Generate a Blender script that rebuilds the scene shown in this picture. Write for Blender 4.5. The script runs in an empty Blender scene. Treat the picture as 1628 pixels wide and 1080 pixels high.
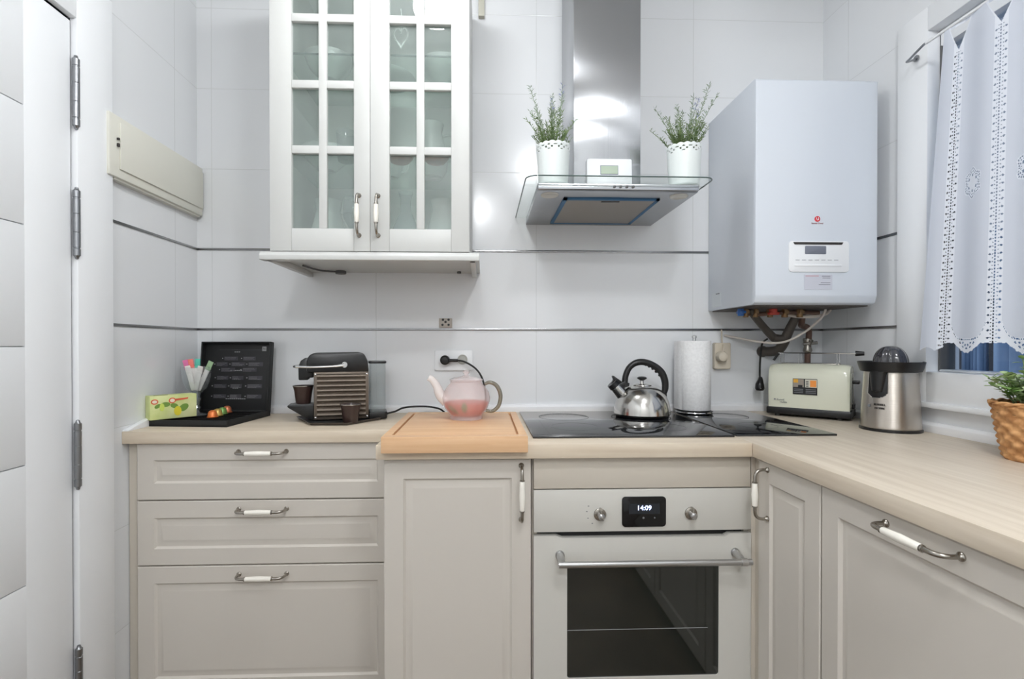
import bpy, bmesh, math, random
from mathutils import Vector, Matrix
random.seed(7)
PI = math.pi
SC = bpy.context.scene
COL = SC.collection

# ------------------------------------------------------------------ materials
def lin(c):
    return tuple(((v/255)/12.92 if v/255 <= .04045 else ((v/255+.055)/1.055)**2.4) for v in c)

def mat(name, rgb, rough=.5, metal=0., spec=.5, emit=None, es=0., coat=0., sheen=0., aniso=0.):
    m = bpy.data.materials.new(name); m.use_nodes = True
    b = m.node_tree.nodes['Principled BSDF']
    b.inputs['Base Color'].default_value = (*lin(rgb), 1)
    b.inputs['Roughness'].default_value = rough
    b.inputs['Metallic'].default_value = metal
    b.inputs['Specular IOR Level'].default_value = spec
    if coat: b.inputs['Coat Weight'].default_value = coat; b.inputs['Coat Roughness'].default_value = .05
    if aniso: b.inputs['Anisotropic'].default_value = aniso
    if emit:
        b.inputs['Emission Color'].default_value = (*lin(emit), 1); b.inputs['Emission Strength'].default_value = es
    return m

def nd(m, t, **k):
    n = m.node_tree.nodes.new(t)
    for a, v in k.items(): setattr(n, a, v)
    return n

def glass(name, tint=(255, 255, 255), refl=1.0, rough=.0, body=0.0, bodycol=(255, 255, 255)):
    """thin clear sheet: transparent with a fresnel reflection, and an optional milky share"""
    m = bpy.data.materials.new(name); m.use_nodes = True
    nt = m.node_tree; nt.nodes.clear()
    out = nd(m, 'ShaderNodeOutputMaterial'); tr = nd(m, 'ShaderNodeBsdfTransparent'); gl = nd(m, 'ShaderNodeBsdfGlossy')
    tr.inputs[0].default_value = (*lin(tint), 1); gl.inputs['Roughness'].default_value = rough
    fr = nd(m, 'ShaderNodeFresnel'); fr.inputs[0].default_value = 1.5
    mu = nd(m, 'ShaderNodeMath', operation='MULTIPLY'); mu.inputs[1].default_value = refl; mu.use_clamp = True
    mx = nd(m, 'ShaderNodeMixShader')
    ge = nd(m, 'ShaderNodeNewGeometry'); iv = nd(m, 'ShaderNodeMath', operation='SUBTRACT'); iv.inputs[0].default_value = 1
    m2 = nd(m, 'ShaderNodeMath', operation='MULTIPLY'); nt.links.new(ge.outputs['Backfacing'], iv.inputs[1])
    nt.links.new(fr.outputs[0], mu.inputs[0]); nt.links.new(mu.outputs[0], m2.inputs[0]); nt.links.new(iv.outputs[0], m2.inputs[1]); nt.links.new(m2.outputs[0], mx.inputs[0])
    last = tr.outputs[0]
    if body:
        df = nd(m, 'ShaderNodeBsdfDiffuse'); df.inputs[0].default_value = (*lin(bodycol), 1)
        mb = nd(m, 'ShaderNodeMixShader'); mb.inputs[0].default_value = body
        nt.links.new(tr.outputs[0], mb.inputs[1]); nt.links.new(df.outputs[0], mb.inputs[2]); last = mb.outputs[0]
    nt.links.new(last, mx.inputs[1]); nt.links.new(gl.outputs[0], mx.inputs[2])
    nt.links.new(mx.outputs[0], out.inputs[0])
    return m

def noise_color(m, c1, c2, scale=(4, 4, 4), nscale=3., detail=6., lo=.35, hi=.65, bump=0., coord='Object'):
    nt = m.node_tree; b = nt.nodes['Principled BSDF']
    tc = nd(m, 'ShaderNodeTexCoord'); mp = nd(m, 'ShaderNodeMapping'); mp.inputs['Scale'].default_value = scale
    nz = nd(m, 'ShaderNodeTexNoise'); nz.inputs['Scale'].default_value = nscale; nz.inputs['Detail'].default_value = detail
    cr = nd(m, 'ShaderNodeValToRGB')
    cr.color_ramp.elements[0].position = lo; cr.color_ramp.elements[0].color = (*lin(c1), 1)
    cr.color_ramp.elements[1].position = hi; cr.color_ramp.elements[1].color = (*lin(c2), 1)
    nt.links.new(tc.outputs[coord], mp.inputs[0]); nt.links.new(mp.outputs[0], nz.inputs[0])
    nt.links.new(nz.outputs[0], cr.inputs[0]); nt.links.new(cr.outputs[0], b.inputs['Base Color'])
    if bump:
        bp = nd(m, 'ShaderNodeBump'); bp.inputs['Strength'].default_value = bump; bp.inputs['Distance'].default_value = .001
        nt.links.new(nz.outputs[0], bp.inputs['Height']); nt.links.new(bp.outputs[0], b.inputs['Normal'])
    return m

def tile_mat(name, axis):
    """large glossy white wall tiles 633 x 311.5 mm with hairline joints; axis = horizontal world axis"""
    m = mat(name, (226, 228, 230), rough=.16, spec=.5)
    nt = m.node_tree; b = nt.nodes['Principled BSDF']
    g = nd(m, 'ShaderNodeNewGeometry'); s = nd(m, 'ShaderNodeSeparateXYZ'); nt.links.new(g.outputs['Position'], s.inputs[0])
    def joint(sock, off, pitch, half):
        a = nd(m, 'ShaderNodeMath', operation='SUBTRACT'); a.inputs[1].default_value = off; nt.links.new(sock, a.inputs[0])
        d = nd(m, 'ShaderNodeMath', operation='DIVIDE'); d.inputs[1].default_value = pitch; nt.links.new(a.outputs[0], d.inputs[0])
        r = nd(m, 'ShaderNodeMath', operation='ROUND'); nt.links.new(d.outputs[0], r.inputs[0])
        q = nd(m, 'ShaderNodeMath', operation='SUBTRACT'); nt.links.new(d.outputs[0], q.inputs[0]); nt.links.new(r.outputs[0], q.inputs[1])
        ab = nd(m, 'ShaderNodeMath', operation='ABSOLUTE'); nt.links.new(q.outputs[0], ab.inputs[0])
        l = nd(m, 'ShaderNodeMapRange'); l.inputs['From Min'].default_value = half/pitch*.4; l.inputs['From Max'].default_value = half/pitch*1.8
        l.inputs['To Min'].default_value = 1; l.inputs['To Max'].default_value = 0
        nt.links.new(ab.outputs[0], l.inputs['Value']); return l.outputs[0]
    hz = joint(s.outputs[2], 1.2475, .3115, .0009)
    vt = joint(s.outputs[axis], -.421 if axis == 0 else 1.86, .633, .0009)
    mxm = nd(m, 'ShaderNodeMath', operation='MAXIMUM'); nt.links.new(hz, mxm.inputs[0]); nt.links.new(vt, mxm.inputs[1])
    mc = nd(m, 'ShaderNodeMix', data_type='RGBA'); mc.inputs[6].default_value = (*lin((229, 231, 233)), 1); mc.inputs[7].default_value = (*lin((212, 214, 214)), 1)
    nt.links.new(mxm.outputs[0], mc.inputs[0]); nt.links.new(mc.outputs[2], b.inputs['Base Color'])
    inv = nd(m, 'ShaderNodeMath', operation='SUBTRACT'); inv.inputs[0].default_value = 1; nt.links.new(mxm.outputs[0], inv.inputs[1])
    nz = nd(m, 'ShaderNodeTexNoise'); nz.inputs['Scale'].default_value = 5; nz.inputs['Detail'].default_value = 1
    nt.links.new(g.outputs['Position'], nz.inputs['Vector'])
    ad = nd(m, 'ShaderNodeMath', operation='MULTIPLY_ADD'); ad.inputs[1].default_value = 1.2
    nt.links.new(nz.outputs[0], ad.inputs[0]); nt.links.new(inv.outputs[0], ad.inputs[2])
    bp = nd(m, 'ShaderNodeBump'); bp.inputs['Strength'].default_value = .35; bp.inputs['Distance'].default_value = .0012
    nt.links.new(ad.outputs[0], bp.inputs['Height']); nt.links.new(bp.outputs[0], b.inputs['Normal'])
    return m

TILE_X = tile_mat('white_tile_back', 0)
TILE_Y = tile_mat('white_tile_side', 1)
PAINT = mat('white_paint', (232, 233, 232), .6)
CEIL = mat('ceiling_paint', (238, 238, 236), .8)
DOORW = mat('door_white_lacquer', (244, 246, 248), .42)
GROOVE = mat('door_groove', (196, 198, 200), .5)
CREAM = mat('cream_lacquer', (208, 202, 193), .42)
CREAMP = mat('cream_plain', (202, 194, 181), .5)
WCAB = mat('white_cabinet_lacquer', (207, 208, 205), .4)
WCABIN = mat('cabinet_inside', (240, 243, 240), .6)
SPLASH = mat('white_upstand', (240, 241, 243), .35)
CHROME = mat('chrome', (205, 205, 205), .12, 1.)
STRIP = mat('steel_strip', (150, 150, 150), .22, 1.)
STEEL = mat('brushed_steel', (190, 190, 190), .3, 1.)
STEELB = mat('satin_nickel', (165, 160, 152), .26, 1.)
HINGE = mat('hinge_metal', (150, 152, 155), .3, 1.)
BLACK = mat('black_plastic', (22, 22, 23), .35)
BLACKM = mat('black_matte', (26, 27, 28), .6)
BLACKG = mat('black_gloss', (14, 15, 17), .12)
GREYP = mat('grey_plastic', (92, 92, 92), .45)
WPLAST = mat('white_plastic', (236, 238, 240), .35)
BEIGEP = mat('beige_plastic', (222, 221, 210), .45)
IVORY = mat('ivory_plastic', (214, 204, 186), .5)
PORC = mat('porcelain', (244, 240, 230), .15, coat=.5)
BOILW = mat('boiler_white', (212, 218, 226), .32)
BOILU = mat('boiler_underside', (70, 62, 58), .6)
TOAST = mat('toaster_cream', (218, 219, 200), .25, coat=.4)
HOBG = mat('hob_glass', (22, 24, 27), .06, spec=.8)
HOBE = mat('hob_edge', (70, 70, 72), .3, .6)
OVENG = mat('oven_glass', (30, 34, 31), .03, spec=.9)
OVENW = mat('oven_white', (208, 206, 199), .35)
CAP = mat('brown_cup', (58, 42, 38), .28)
BRONZE = mat('bronze_ribbed_metal', (112, 102, 92), .42, .75)
CABLE = mat('black_cable', (18, 18, 18), .5)
WCABLE = mat('white_hose', (222, 214, 206), .45)
PIPE = mat('grey_pipe', (78, 72, 66), .5)
RUST = mat('old_copper_pipe', (112, 88, 78), .5, .4)
BRASS = mat('brass_valve', (140, 112, 80), .4, .7)
BLUEP = mat('blue_plastic', (30, 90, 160), .45)
REDP = mat('red_plastic', (196, 70, 56), .45)
TAPE = mat('blue_tape', (64, 112, 152), .6)
FILT = mat('filter_film', (150, 145, 138), .45, .3)
SOIL = mat('soil', (60, 44, 32), .95)
LEAFA = noise_color(mat('rosemary_leaf', (100, 125, 75), .6), (74, 100, 50), (128, 148, 96), (1, 1, 1), 60.)
LEAFB = mat('lavender_bud', (128, 136, 178), .7)
LEAFC = mat('grey_green_leaf', (128, 145, 118), .65)
LEAFD = noise_color(mat('eucalyptus_leaf', (140, 175, 95), .5), (104, 146, 64), (206, 220, 172), (1, 1, 1), 30.)
CERAM = mat('white_ceramic_pot', (226, 232, 230), .4)
WICK = noise_color(mat('wicker', (190, 140, 88), .65), (158, 108, 62), (206, 156, 104), (1, 1, 1), 55., bump=.4)
PAPER = mat('kitchen_paper', (240, 240, 240), .9)
noise_color(PAPER, (236, 236, 236), (246, 246, 246), (1, 1, 1), 120., bump=.35)
GLASSC = glass('clear_glass', (252, 254, 253), .9)
GLASSCAB = glass('cabinet_pane', (246, 250, 248), 2.0, .01, .16, (190, 200, 197))
GLASSSH = glass('shelf_glass', (240, 247, 244), .8)
GLASSE = mat('glass_edge_green', (82, 98, 96), .2)
GLASSW = glass('window_pane', (235, 240, 245), .7)
GLASSGOB = glass('cut_glass', (236, 240, 242), 1.8, .05, .12, (235, 238, 240))
GLASSTP = glass('teapot_glass', (255, 250, 250), 1.5, .03, .30, (244, 236, 234))
TANKG = glass('tank_plastic', (234, 238, 238), 1.0, .03, .16, (200, 205, 206))
TEA = glass('pink_tea', (244, 160, 150), .4, .1, .5, (236, 138, 126))
LAMPM = mat('lamp_diffuser', (255, 255, 255), .5, emit=(250, 252, 255), es=1.)
PETG = mat('tea_leaf', (112, 128, 62), .6)
ORNG = mat('orange_fruit', (232, 120, 70), .5)
GREYD = mat('lcd_grey', (120, 124, 136), .3)
LCD = mat('lcd_green', (178, 192, 172), .3)
DIGIT = mat('display_digits', (200, 215, 255), .5, emit=(190, 205, 255), es=3.)
RED = mat('red_mark', (206, 50, 62), .5)
INK = mat('grey_ink', (110, 112, 116), .6)
INKD = mat('dark_ink', (52, 48, 46), .6)
WINK = mat('pale_ink', (150, 150, 152), .6)
SMOKE = glass('smoke_plastic', (90, 90, 96), 2.0, .08, .45, (88, 88, 94))

def wood(name, c1, c2, sc, rough=.45, bump=.15):
    return noise_color(mat(name, c1, rough), c1, c2, sc, 2.6, 9., .3, .7, bump)
WORKX = wood('worktop_ash_x', (206, 190, 168), (222, 209, 189), (1.2, 22, 22))
WORKY = wood('worktop_ash_y', (206, 192, 172), (222, 210, 192), (22, 1.2, 22))
BEECH = wood('beech_board', (214, 170, 128), (228, 190, 150), (1.0, 26, 26))
FLOORM = mat('floor_tile', (120, 104, 88), .35)
noise_color(FLOORM, (104, 90, 76), (132, 116, 98), (1, 1, 1), 4.)

# brushed look on the big chimney: fine horizontal streak roughness, slight anisotropy
def brushed(m, sc, bs=.25):
    nt = m.node_tree; b = nt.nodes['Principled BSDF']
    tc = nd(m, 'ShaderNodeTexCoord'); mp = nd(m, 'ShaderNodeMapping'); mp.inputs['Scale'].default_value = sc
    nz = nd(m, 'ShaderNodeTexNoise'); nz.inputs['Scale'].default_value = 6; nz.inputs['Detail'].default_value = 5
    bp = nd(m, 'ShaderNodeBump'); bp.inputs['Strength'].default_value = bs; bp.inputs['Distance'].default_value = .0015
    nt.links.new(tc.outputs['Object'], mp.inputs[0]); nt.links.new(mp.outputs[0], nz.inputs[0])
    nt.links.new(nz.outputs[0], bp.inputs['Height']); nt.links.new(bp.outputs[0], b.inputs['Normal'])
    return m
HOODS = brushed(mat('hood_brushed_steel', (180, 182, 185), .20, 1., aniso=1.), (40, 40, .3), .16)
JUICS = brushed(mat('juicer_brushed_steel', (200, 194, 186), .34, 1., aniso=.8), (1, 1, 60))
for m_, r_ in ((HOODS, 0.), (JUICS, .25)):
    tg = nd(m_, 'ShaderNodeTangent', direction_type='RADIAL', axis='Z'); b_ = m_.node_tree.nodes['Principled BSDF']
    m_.node_tree.links.new(tg.outputs[0], b_.inputs['Tangent']); b_.inputs['Anisotropic Rotation'].default_value = r_
KETS = mat('kettle_steel', (196, 194, 190), .16, 1.)

# ------------------------------------------------------------------ mesh building
class MB:
    def __init__(s): s.v = []; s.f = []; s.mi = []; s.mats = []
    def _m(s, m):
        if m not in s.mats: s.mats.append(m)
        return s.mats.index(m)
    def add(s, vs, fs, m, T=None):
        o = len(s.v); k = s._m(m)
        s.v += [tuple(T @ Vector(p)) if T else tuple(p) for p in vs]
        for f in fs: s.f.append(tuple(i+o for i in f)); s.mi.append(k)
        return s
    def bm(s, b, m, T=None):
        b.verts.index_update()
        s.add([v.co[:] for v in b.verts], [[v.index for v in f.verts] for f in b.faces], m, T); b.free(); return s
    def box(s, x0, x1, y0, y1, z0, z1, m, bev=0., T=None, seg=2):
        b = bmesh.new(); bmesh.ops.create_cube(b, size=1)
        for v in b.verts:
            v.co = ((x0+x1)/2+v.co.x*(x1-x0), (y0+y1)/2+v.co.y*(y1-y0), (z0+z1)/2+v.co.z*(z1-z0))
        if bev: bmesh.ops.bevel(b, geom=list(b.edges), offset=bev, segments=seg, affect='EDGES', profile=.5)
        return s.bm(b, m, T)
    def lathe(s, prof, m, n=40, T=None, c=(0, 0, 0), cap=True, axis='z'):
        vs = []; fs = []
        for r, z in prof:
            for k in range(n):
                a = 2*PI*k/n
                p = (r*math.cos(a), r*math.sin(a), z)
                if axis == 'y': p = (p[0], p[2], p[1])
                if axis == 'x': p = (p[2], p[0], p[1])
                vs.append((p[0]+c[0], p[1]+c[1], p[2]+c[2]))
        for i in range(len(prof)-1):
            for k in range(n):
                k2 = (k+1) % n; fs.append((i*n+k, i*n+k2, (i+1)*n+k2, (i+1)*n+k))
        if cap:
            if prof[0][0] > 1e-5: fs.append(tuple(range(n-1, -1, -1)))
            if prof[-1][0] > 1e-5: fs.append(tuple(range((len(prof)-1)*n, len(prof)*n)))
        return s.add(vs, fs, m, T)
    def cyl(s, c, r, h, m, n=24, axis='z', T=None):
        e = min(r, h)*.12
        return s.lathe([(r-e, 0), (r, e), (r, h-e), (r-e, h)], m, n, T, c, True, axis)
    def tube(s, pts, r, m, n=10, T=None, smooth=0, closed=False, caps=True):
        P = [Vector(p) for p in pts]
        R = list(r) if isinstance(r, (list, tuple)) else [r]*len(P)
        if smooth:
            Q = []; RR = []
            L = len(P)
            for i in range(L-1):
                p0, p1, p2, p3 = P[max(i-1, 0)], P[i], P[i+1], P[min(i+2, L-1)]
                for k in range(smooth):
                    t = k/smooth
                    Q.append(.5*((2*p1)+(-p0+p2)*t+(2*p0-5*p1+4*p2-p3)*t*t+(-p0+3*p1-3*p2+p3)*t**3)); RR.append(R[i]*(1-t)+R[i+1]*t)
            Q.append(P[-1]); RR.append(R[-1]); P, R = Q, RR
        L = len(P); vs = []; fs = []
        t0 = (P[1]-P[0]).normalized()
        u = t0.orthogonal().normalized()
        for i in range(L):
            t = ((P[(i+1) % L]-P[i-1]) if closed else (P[min(i+1, L-1)]-P[max(i-1, 0)])).normalized()
            u = (u-t*u.dot(t)).normalized(); w = t.cross(u)
            for k in range(n):
                a = 2*PI*k/n; vs.append(P[i]+(u*math.cos(a)+w*math.sin(a))*R[i])
        for i in range(L if closed else L-1):
            j = (i+1) % L
            for k in range(n):
                k2 = (k+1) % n; fs.append((i*n+k, i*n+k2, j*n+k2, j*n+k))
        if caps and not closed: fs += [tuple(range(n-1, -1, -1)), tuple(range((L-1)*n, L*n))]
        return s.add(vs, fs, m, T)
    def prism(s, poly, a0, a1, m, plane='xz', bev=0., T=None):
        """polygon in plane, extruded along the remaining axis a0..a1"""
        def P(p, a): return {'xz': (p[0], a, p[1]), 'xy': (p[0], p[1], a), 'yz': (a, p[0], p[1])}[plane]
        b = bmesh.new(); n = len(poly)
        A = [b.verts.new(P(p, a0)) for p in poly]; B = [b.verts.new(P(p, a1)) for p in poly]
        b.faces.new(A); b.faces.new(B[::-1])
        for i in range(n): b.faces.new((A[i], B[i], B[(i+1) % n], A[(i+1) % n]))
        bmesh.ops.recalc_face_normals(b, faces=b.faces)
        if bev: bmesh.ops.bevel(b, geom=list(b.edges), offset=bev, segments=2, affect='EDGES', profile=.5)
        return s.bm(b, m, T)
    def rings(s, w, h, rings, m, T=None):
        """nested rectangles in xz, (inset, y); closes at the last ring and at the back"""
        vs = []; fs = []
        for ins, y in rings:
            vs += [(ins, y, ins), (w-ins, y, ins), (w-ins, y, h-ins), (ins, y, h-ins)]
        for i in range(len(rings)-1):
            for k in range(4):
                k2 = (k+1) % 4; fs.append((i*4+k, i*4+k2, (i+1)*4+k2, (i+1)*4+k))
        L = (len(rings)-1)*4; fs.append((L, L+1, L+2, L+3)); fs.append((3, 2, 1, 0))
        return s.add(vs, fs, m, T)
    def obj(s, name, parent=None, flat=False, angle=35, loc=None):
        me = bpy.data.meshes.new(name); me.from_pydata(s.v, [], s.f); me.update()
        for m in s.mats: me.materials.append(m)
        me.polygons.foreach_set('material_index', s.mi)
        b = bmesh.new(); b.from_mesh(me); bmesh.ops.recalc_face_normals(b, faces=b.faces); b.to_mesh(me); b.free()
        if not flat:
            me.polygons.foreach_set('use_smooth', [True]*len(me.polygons)); me.set_sharp_from_angle(angle=math.radians(angle))
        o = bpy.data.objects.new(name, me); COL.objects.link(o)
        if parent: o.parent = parent
        if loc: o.location = loc
        return o

def thing(name, label, cat, loc=(0, 0, 0), rz=0., group=None):
    o = bpy.data.objects.new(name, None); COL.objects.link(o); o.empty_display_size = .05
    o.location = loc; o.rotation_euler = (0, 0, rz); o['label'] = label; o['category'] = cat
    if group: o['group'] = group
    return o
def tag(o, label, cat, group=None):
    o['label'] = label; o['category'] = cat
    if group: o['group'] = group
    return o
def struct(o): o['kind'] = 'structure'; return o
def rrect(x0, x1, z0, z1, r, n=6):
    out = []
    for cx, cz, a0 in ((x1-r, z0+r, -PI/2), (x1-r, z1-r, 0), (x0+r, z1-r, PI/2), (x0+r, z0+r, PI)):
        for k in range(n+1):
            a = a0+PI/2*k/n; out.append((cx+r*math.cos(a), cz+r*math.sin(a)))
    return out
FONTS = {}
def text(mb, s, size, m, T, depth=.0003, align='CENTER'):
    c = bpy.data.curves.new('lettering', 'FONT'); c.body = s; c.size = size; c.extrude = depth/2; c.align_x = align; c.align_y = 'CENTER'; c.resolution_u = 3
    o = bpy.data.objects.new('lettering', c); COL.objects.link(o)
    dg = bpy.context.evaluated_depsgraph_get(); me = bpy.data.meshes.new_from_object(o.evaluated_get(dg))
    mb.add([v.co[:] for v in me.vertices], [tuple(p.vertices) for p in me.polygons], m, T)
    bpy.data.objects.remove(o); bpy.data.curves.remove(c); bpy.data.meshes.remove(me)
FRONT = Matrix.Rotation(PI/2, 4, 'X')          # text facing -y
def TR(x, y, z, rz=0.): return Matrix.Translation((x, y, z)) @ Matrix.Rotation(rz, 4, 'Z')

# ------------------------------------------------------------------ dimensions (metres)
XL, XR, YB, YR, ZC = -1.11, 1.38, 2.0, -1.9, 2.6
WZ = .92
TH = .12

# ------------------------------------------------------------------ room shell
struct(MB().box(XL-TH, XR+TH, YR-TH, YB+TH, -TH, 0, FLOORM).obj('floor', flat=True))
struct(MB().box(XL-TH, XR+TH, YR-TH, YB+TH, ZC, ZC+TH, CEIL).obj('ceiling', flat=True))
struct(MB().box(XL-TH, XR+TH, YB, YB+TH, 0, ZC, TILE_X).obj('wall_back', flat=True))
struct(MB().box(XL-TH, XR+TH, YR-TH, YR, 0, ZC, PAINT).obj('wall_rear', flat=True))
DY0, DY1, DZ = .56, 1.392, 2.058                # door leaf
w = MB()
w.box(XL-TH, XL, DY1+.008, YB, 0, ZC, TILE_Y); w.box(XL-TH, XL, YR, DY0-.008, 0, ZC, TILE_Y); w.box(XL-TH, XL, DY0-.008, DY1+.008, DZ+.008, ZC, TILE_Y)
struct(w.obj('wall_left', flat=True))
WY0, WY1, WZ0, WZ1 = .42, 1.55, 1.055, 2.18     # window hole
w = MB()
w.box(XR, XR+TH, YR, WY0, 0, ZC, TILE_Y); w.box(XR, XR+TH, WY1, YB, 0, ZC, TILE_Y)
w.box(XR, XR+TH, WY0, WY1, 0, WZ0, TILE_Y); w.box(XR, XR+TH, WY0, WY1, WZ1, ZC, TILE_Y)
struct(w.obj('wall_right', flat=True))

# steel listello strips between the tile courses
def strip(name, z, parts):
    m = MB()
    for p in parts: m.box(*p, z-.0045, z+.0045, STRIP, .001)
    struct(m.obj(name))
for i, z in enumerate((1.559, 1.2475)):
    strip('trim_%d' % (i+1), z, [(XL, XR, YB-.003, YB)])
    strip('trim_%d' % (i+3), z, [(XL, XL+.003, 1.532, YB-.003)])
    strip('trim_%d' % (i+5), z, [(XR-.003, XR, 1.625, YB-.003)])

# white upstand around the worktops
m = MB()
m.prism([(YB-.018, WZ), (YB, WZ), (YB, WZ+.03), (YB-.012, WZ+.03), (YB-.018, WZ+.022)], XL, XR, SPLASH, 'yz', .001)
struct(m.obj('trim_7'))
struct(MB().prism([(1.588, WZ), (YB-.018, WZ), (YB-.018, WZ+.028), (1.70, WZ+.028), (1.588, WZ+.003)], XL, XL+.018, SPLASH, 'yz', .001).obj('trim_8'))
struct(MB().prism([(XR, WZ), (XR-.02, WZ), (XR-.02, WZ+.022), (XR-.012, WZ+.03), (XR, WZ+.03)], -.6, YB-.018, SPLASH, 'xz', .001).obj('trim_9'))
# door casing
m = MB()
for y0, y1 in ((DY1+.008, 1.531), (DY0-.14, DY0-.008)): m.box(XL-.1, XL+.018, y0, y1, 0, DZ+.14, DOORW, .003)
m.box(XL-.1, XL+.018, DY0-.008, DY1+.008, DZ+.008, DZ+.14, DOORW, .003)
struct(m.obj('trim_10'))

# ------------------------------------------------------------------ door with grooved boards
dr = bpy.data.objects.new('door_1', None); COL.objects.link(dr); dr.location = (XL, DY1, 0); struct(dr)
# local: y negative towards the camera, x = out of the wall
m = MB(); Wd = DY1-DY0
m.box(-.04, 0, -Wd, 0, .006, DZ-.003, GROOVE)
zs = [.02, .315, .605, .896, 1.183, 1.477, 1.765, DZ-.003]
m.box(0, .006, -.138, 0, .006, DZ-.003, DOORW, .001); m.box(0, .006, -Wd, -Wd+.11, .006, DZ-.003, DOORW, .001)
for a, b in zip([.006]+zs[1:-1], zs[1:]):
    m.box(0, .006, -Wd+.108, -.1365, a+.0012, b-.0012, DOORW, .0012)
m.obj('leaf', dr)
for zc, hl in ((1.866, .185), (1.515, .18), (.89, .175), (.28, .175)):
    h = MB(); r = .0085
    h.lathe([(0, -hl/2-.008), (.004, -hl/2-.006), (.0055, -hl/2), (r, -hl/2+.003), (r, -hl/2+.02), (r*.86, -hl/2+.021), (r*.86, -hl/2+.024), (r, -hl/2+.025),
             (r, -.026), (r*.9, -.025), (r, -.024), (r, .024), (r*.9, .025), (r, .026), (r, hl/2-.025), (r*.86, hl/2-.024), (r*.86, hl/2-.021), (r, hl/2-.02), (r, hl/2-.003),
             (.0055, hl/2), (.004, hl/2+.006), (0, hl/2+.008)], HINGE, 20, None, (.0165, .006, zc))
    h.obj('hinge', dr)
h = MB(); h.lathe([(0, 0), (.024, .001), (.024, .006), (.01, .008), (.009, .04)], STEELB, 20, None, (.006, -Wd+.06, 1.02), True, 'x')
h.tube([(.046, -Wd+.06, 1.02), (.05, -Wd+.09, 1.02), (.05, -Wd+.17, 1.02)], .009, STEELB, 12); h.obj('door_handle', dr)

# ------------------------------------------------------------------ window
wn = bpy.data.objects.new('window_1', None); COL.objects.link(wn); wn.location = (XR, 1.0, 1.0); struct(wn)
def wbox(m, x0, x1, y0, y1, z0, z1, mt, bev=.003): m.box(x0-XR, x1-XR, y0-1, y1-1, z0-1, z1-1, mt, bev)
m = MB()
FX0, FX1 = 1.362, 1.47
wbox(m, FX0, FX1, 1.50, 1.612, 1.01, 2.225, WPLAST); wbox(m, FX0, FX1, .36, .47, 1.01, 2.225, WPLAST)
wbox(m, FX0, FX1, .47, 1.50, 1.01, 1.105, WPLAST); wbox(m, FX0, FX1, .47, 1.50, 2.15, 2.225, WPLAST)
m.obj('window_frame', wn)
m = MB()
for y0, y1 in ((.985, 1.50), (.47, .98)):
    wbox(m, 1.40, 1.45, y0, y0+.045, 1.105, 2.15, WPLAST); wbox(m, 1.40, 1.45, y1-.008, y1, 1.105, 2.15, GREYP)
    wbox(m, 1.40, 1.45, y0, y1, 1.105, 1.112, WPLAST); wbox(m, 1.40, 1.45, y0, y1, 2.10, 2.15, WPLAST)
m.obj('sash', wn)
m = MB(); wbox(m, 1.422, 1.428, .47, 1.5, 1.105, 2.15, GLASSW, 0); m.obj('pane', wn)
# sill moulding under the frame
m = MB(); wbox(m, 1.352, 1.38, .30, 1.625, .995, 1.012, WPLAST, .004); m.obj('window_sill', wn)

# outside seen under the curtain: neighbouring light-well wall with blue sheets hung out
OUTW = mat('courtyard_render', (150, 156, 166), .9); OUTD = mat('courtyard_dark_opening', (16, 20, 30), .4)
struct(MB().box(3.3, 3.42, -2.5, 6.5, -1, 5, OUTW).obj('wall_courtyard', flat=True))
BLUES = noise_color(mat('blue_sheet', (100, 130, 165), .5), (104, 128, 156), (160, 182, 206), (1, 1, .3), 5.)
def sheet(y0, y1, label):
    vs = []; fs = []; n = 24
    for i in range(n+1):
        for k in range(2):
            y = y0+(y1-y0)*i/n; vs.append((3.05+.03*math.sin(i*1.3), y, 1.9 if k else .62+.02*math.sin(i)))
    for i in range(n): fs.append((i*2, i*2+2, i*2+3, i*2+1))
    o = MB().add(vs, fs, BLUES).obj('hanging_sheet'); md = o.modifiers.new('thick', 'SOLIDIFY'); md.thickness = .004
    return tag(o, label, 'sheet', None)
sheet(2.95, 3.07, 'narrow blue sheet outside the window, beside the dark opening under the curtain')
sheet(2.45, 2.89, 'wide blue sheet outside the window, seen just above the basket plant')
m = MB(); m.box(3.27, 3.3, 3.29, 3.42, 1.02, 1.5, OUTD); m.box(3.27, 3.3, 3.10, 3.20, 1.02, 1.5, OUTD)
struct(m.obj('window_2'))
struct(MB().box(1.5, 3.42, -2.5, 6.5, -1.1, -1, OUTW).obj('ground_courtyard', flat=True))

# ------------------------------------------------------------------ worktops
def worktop(name, label, fn, mt):
    m = MB(); fn(m, mt); o = m.obj(name); return tag(o, label, 'worktop')
HH = .004
worktop('worktop', 'pale ash worktop of the shallow run under the coffee machine', lambda m, t: m.box(XL+.001, -.2865, 1.585, YB-.001, .882, WZ, t, .0015), WORKX)
worktop('worktop', 'pale ash worktop over the oven holding the black hob and beech board', lambda m, t: m.prism([(-.285, 1.345), (-.28, 1.342), (.7325, 1.342), (.7325, YB-.001), (-.285, YB-.001)], .882, WZ, t, 'xy', .0015), WORKX)
worktop('worktop', 'pale ash worktop along the window wall under toaster and juicer', lambda m, t: m.box(.7335, XR-.001, -.6, YB-.001, .882, WZ, t, .0015), WORKY)

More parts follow.
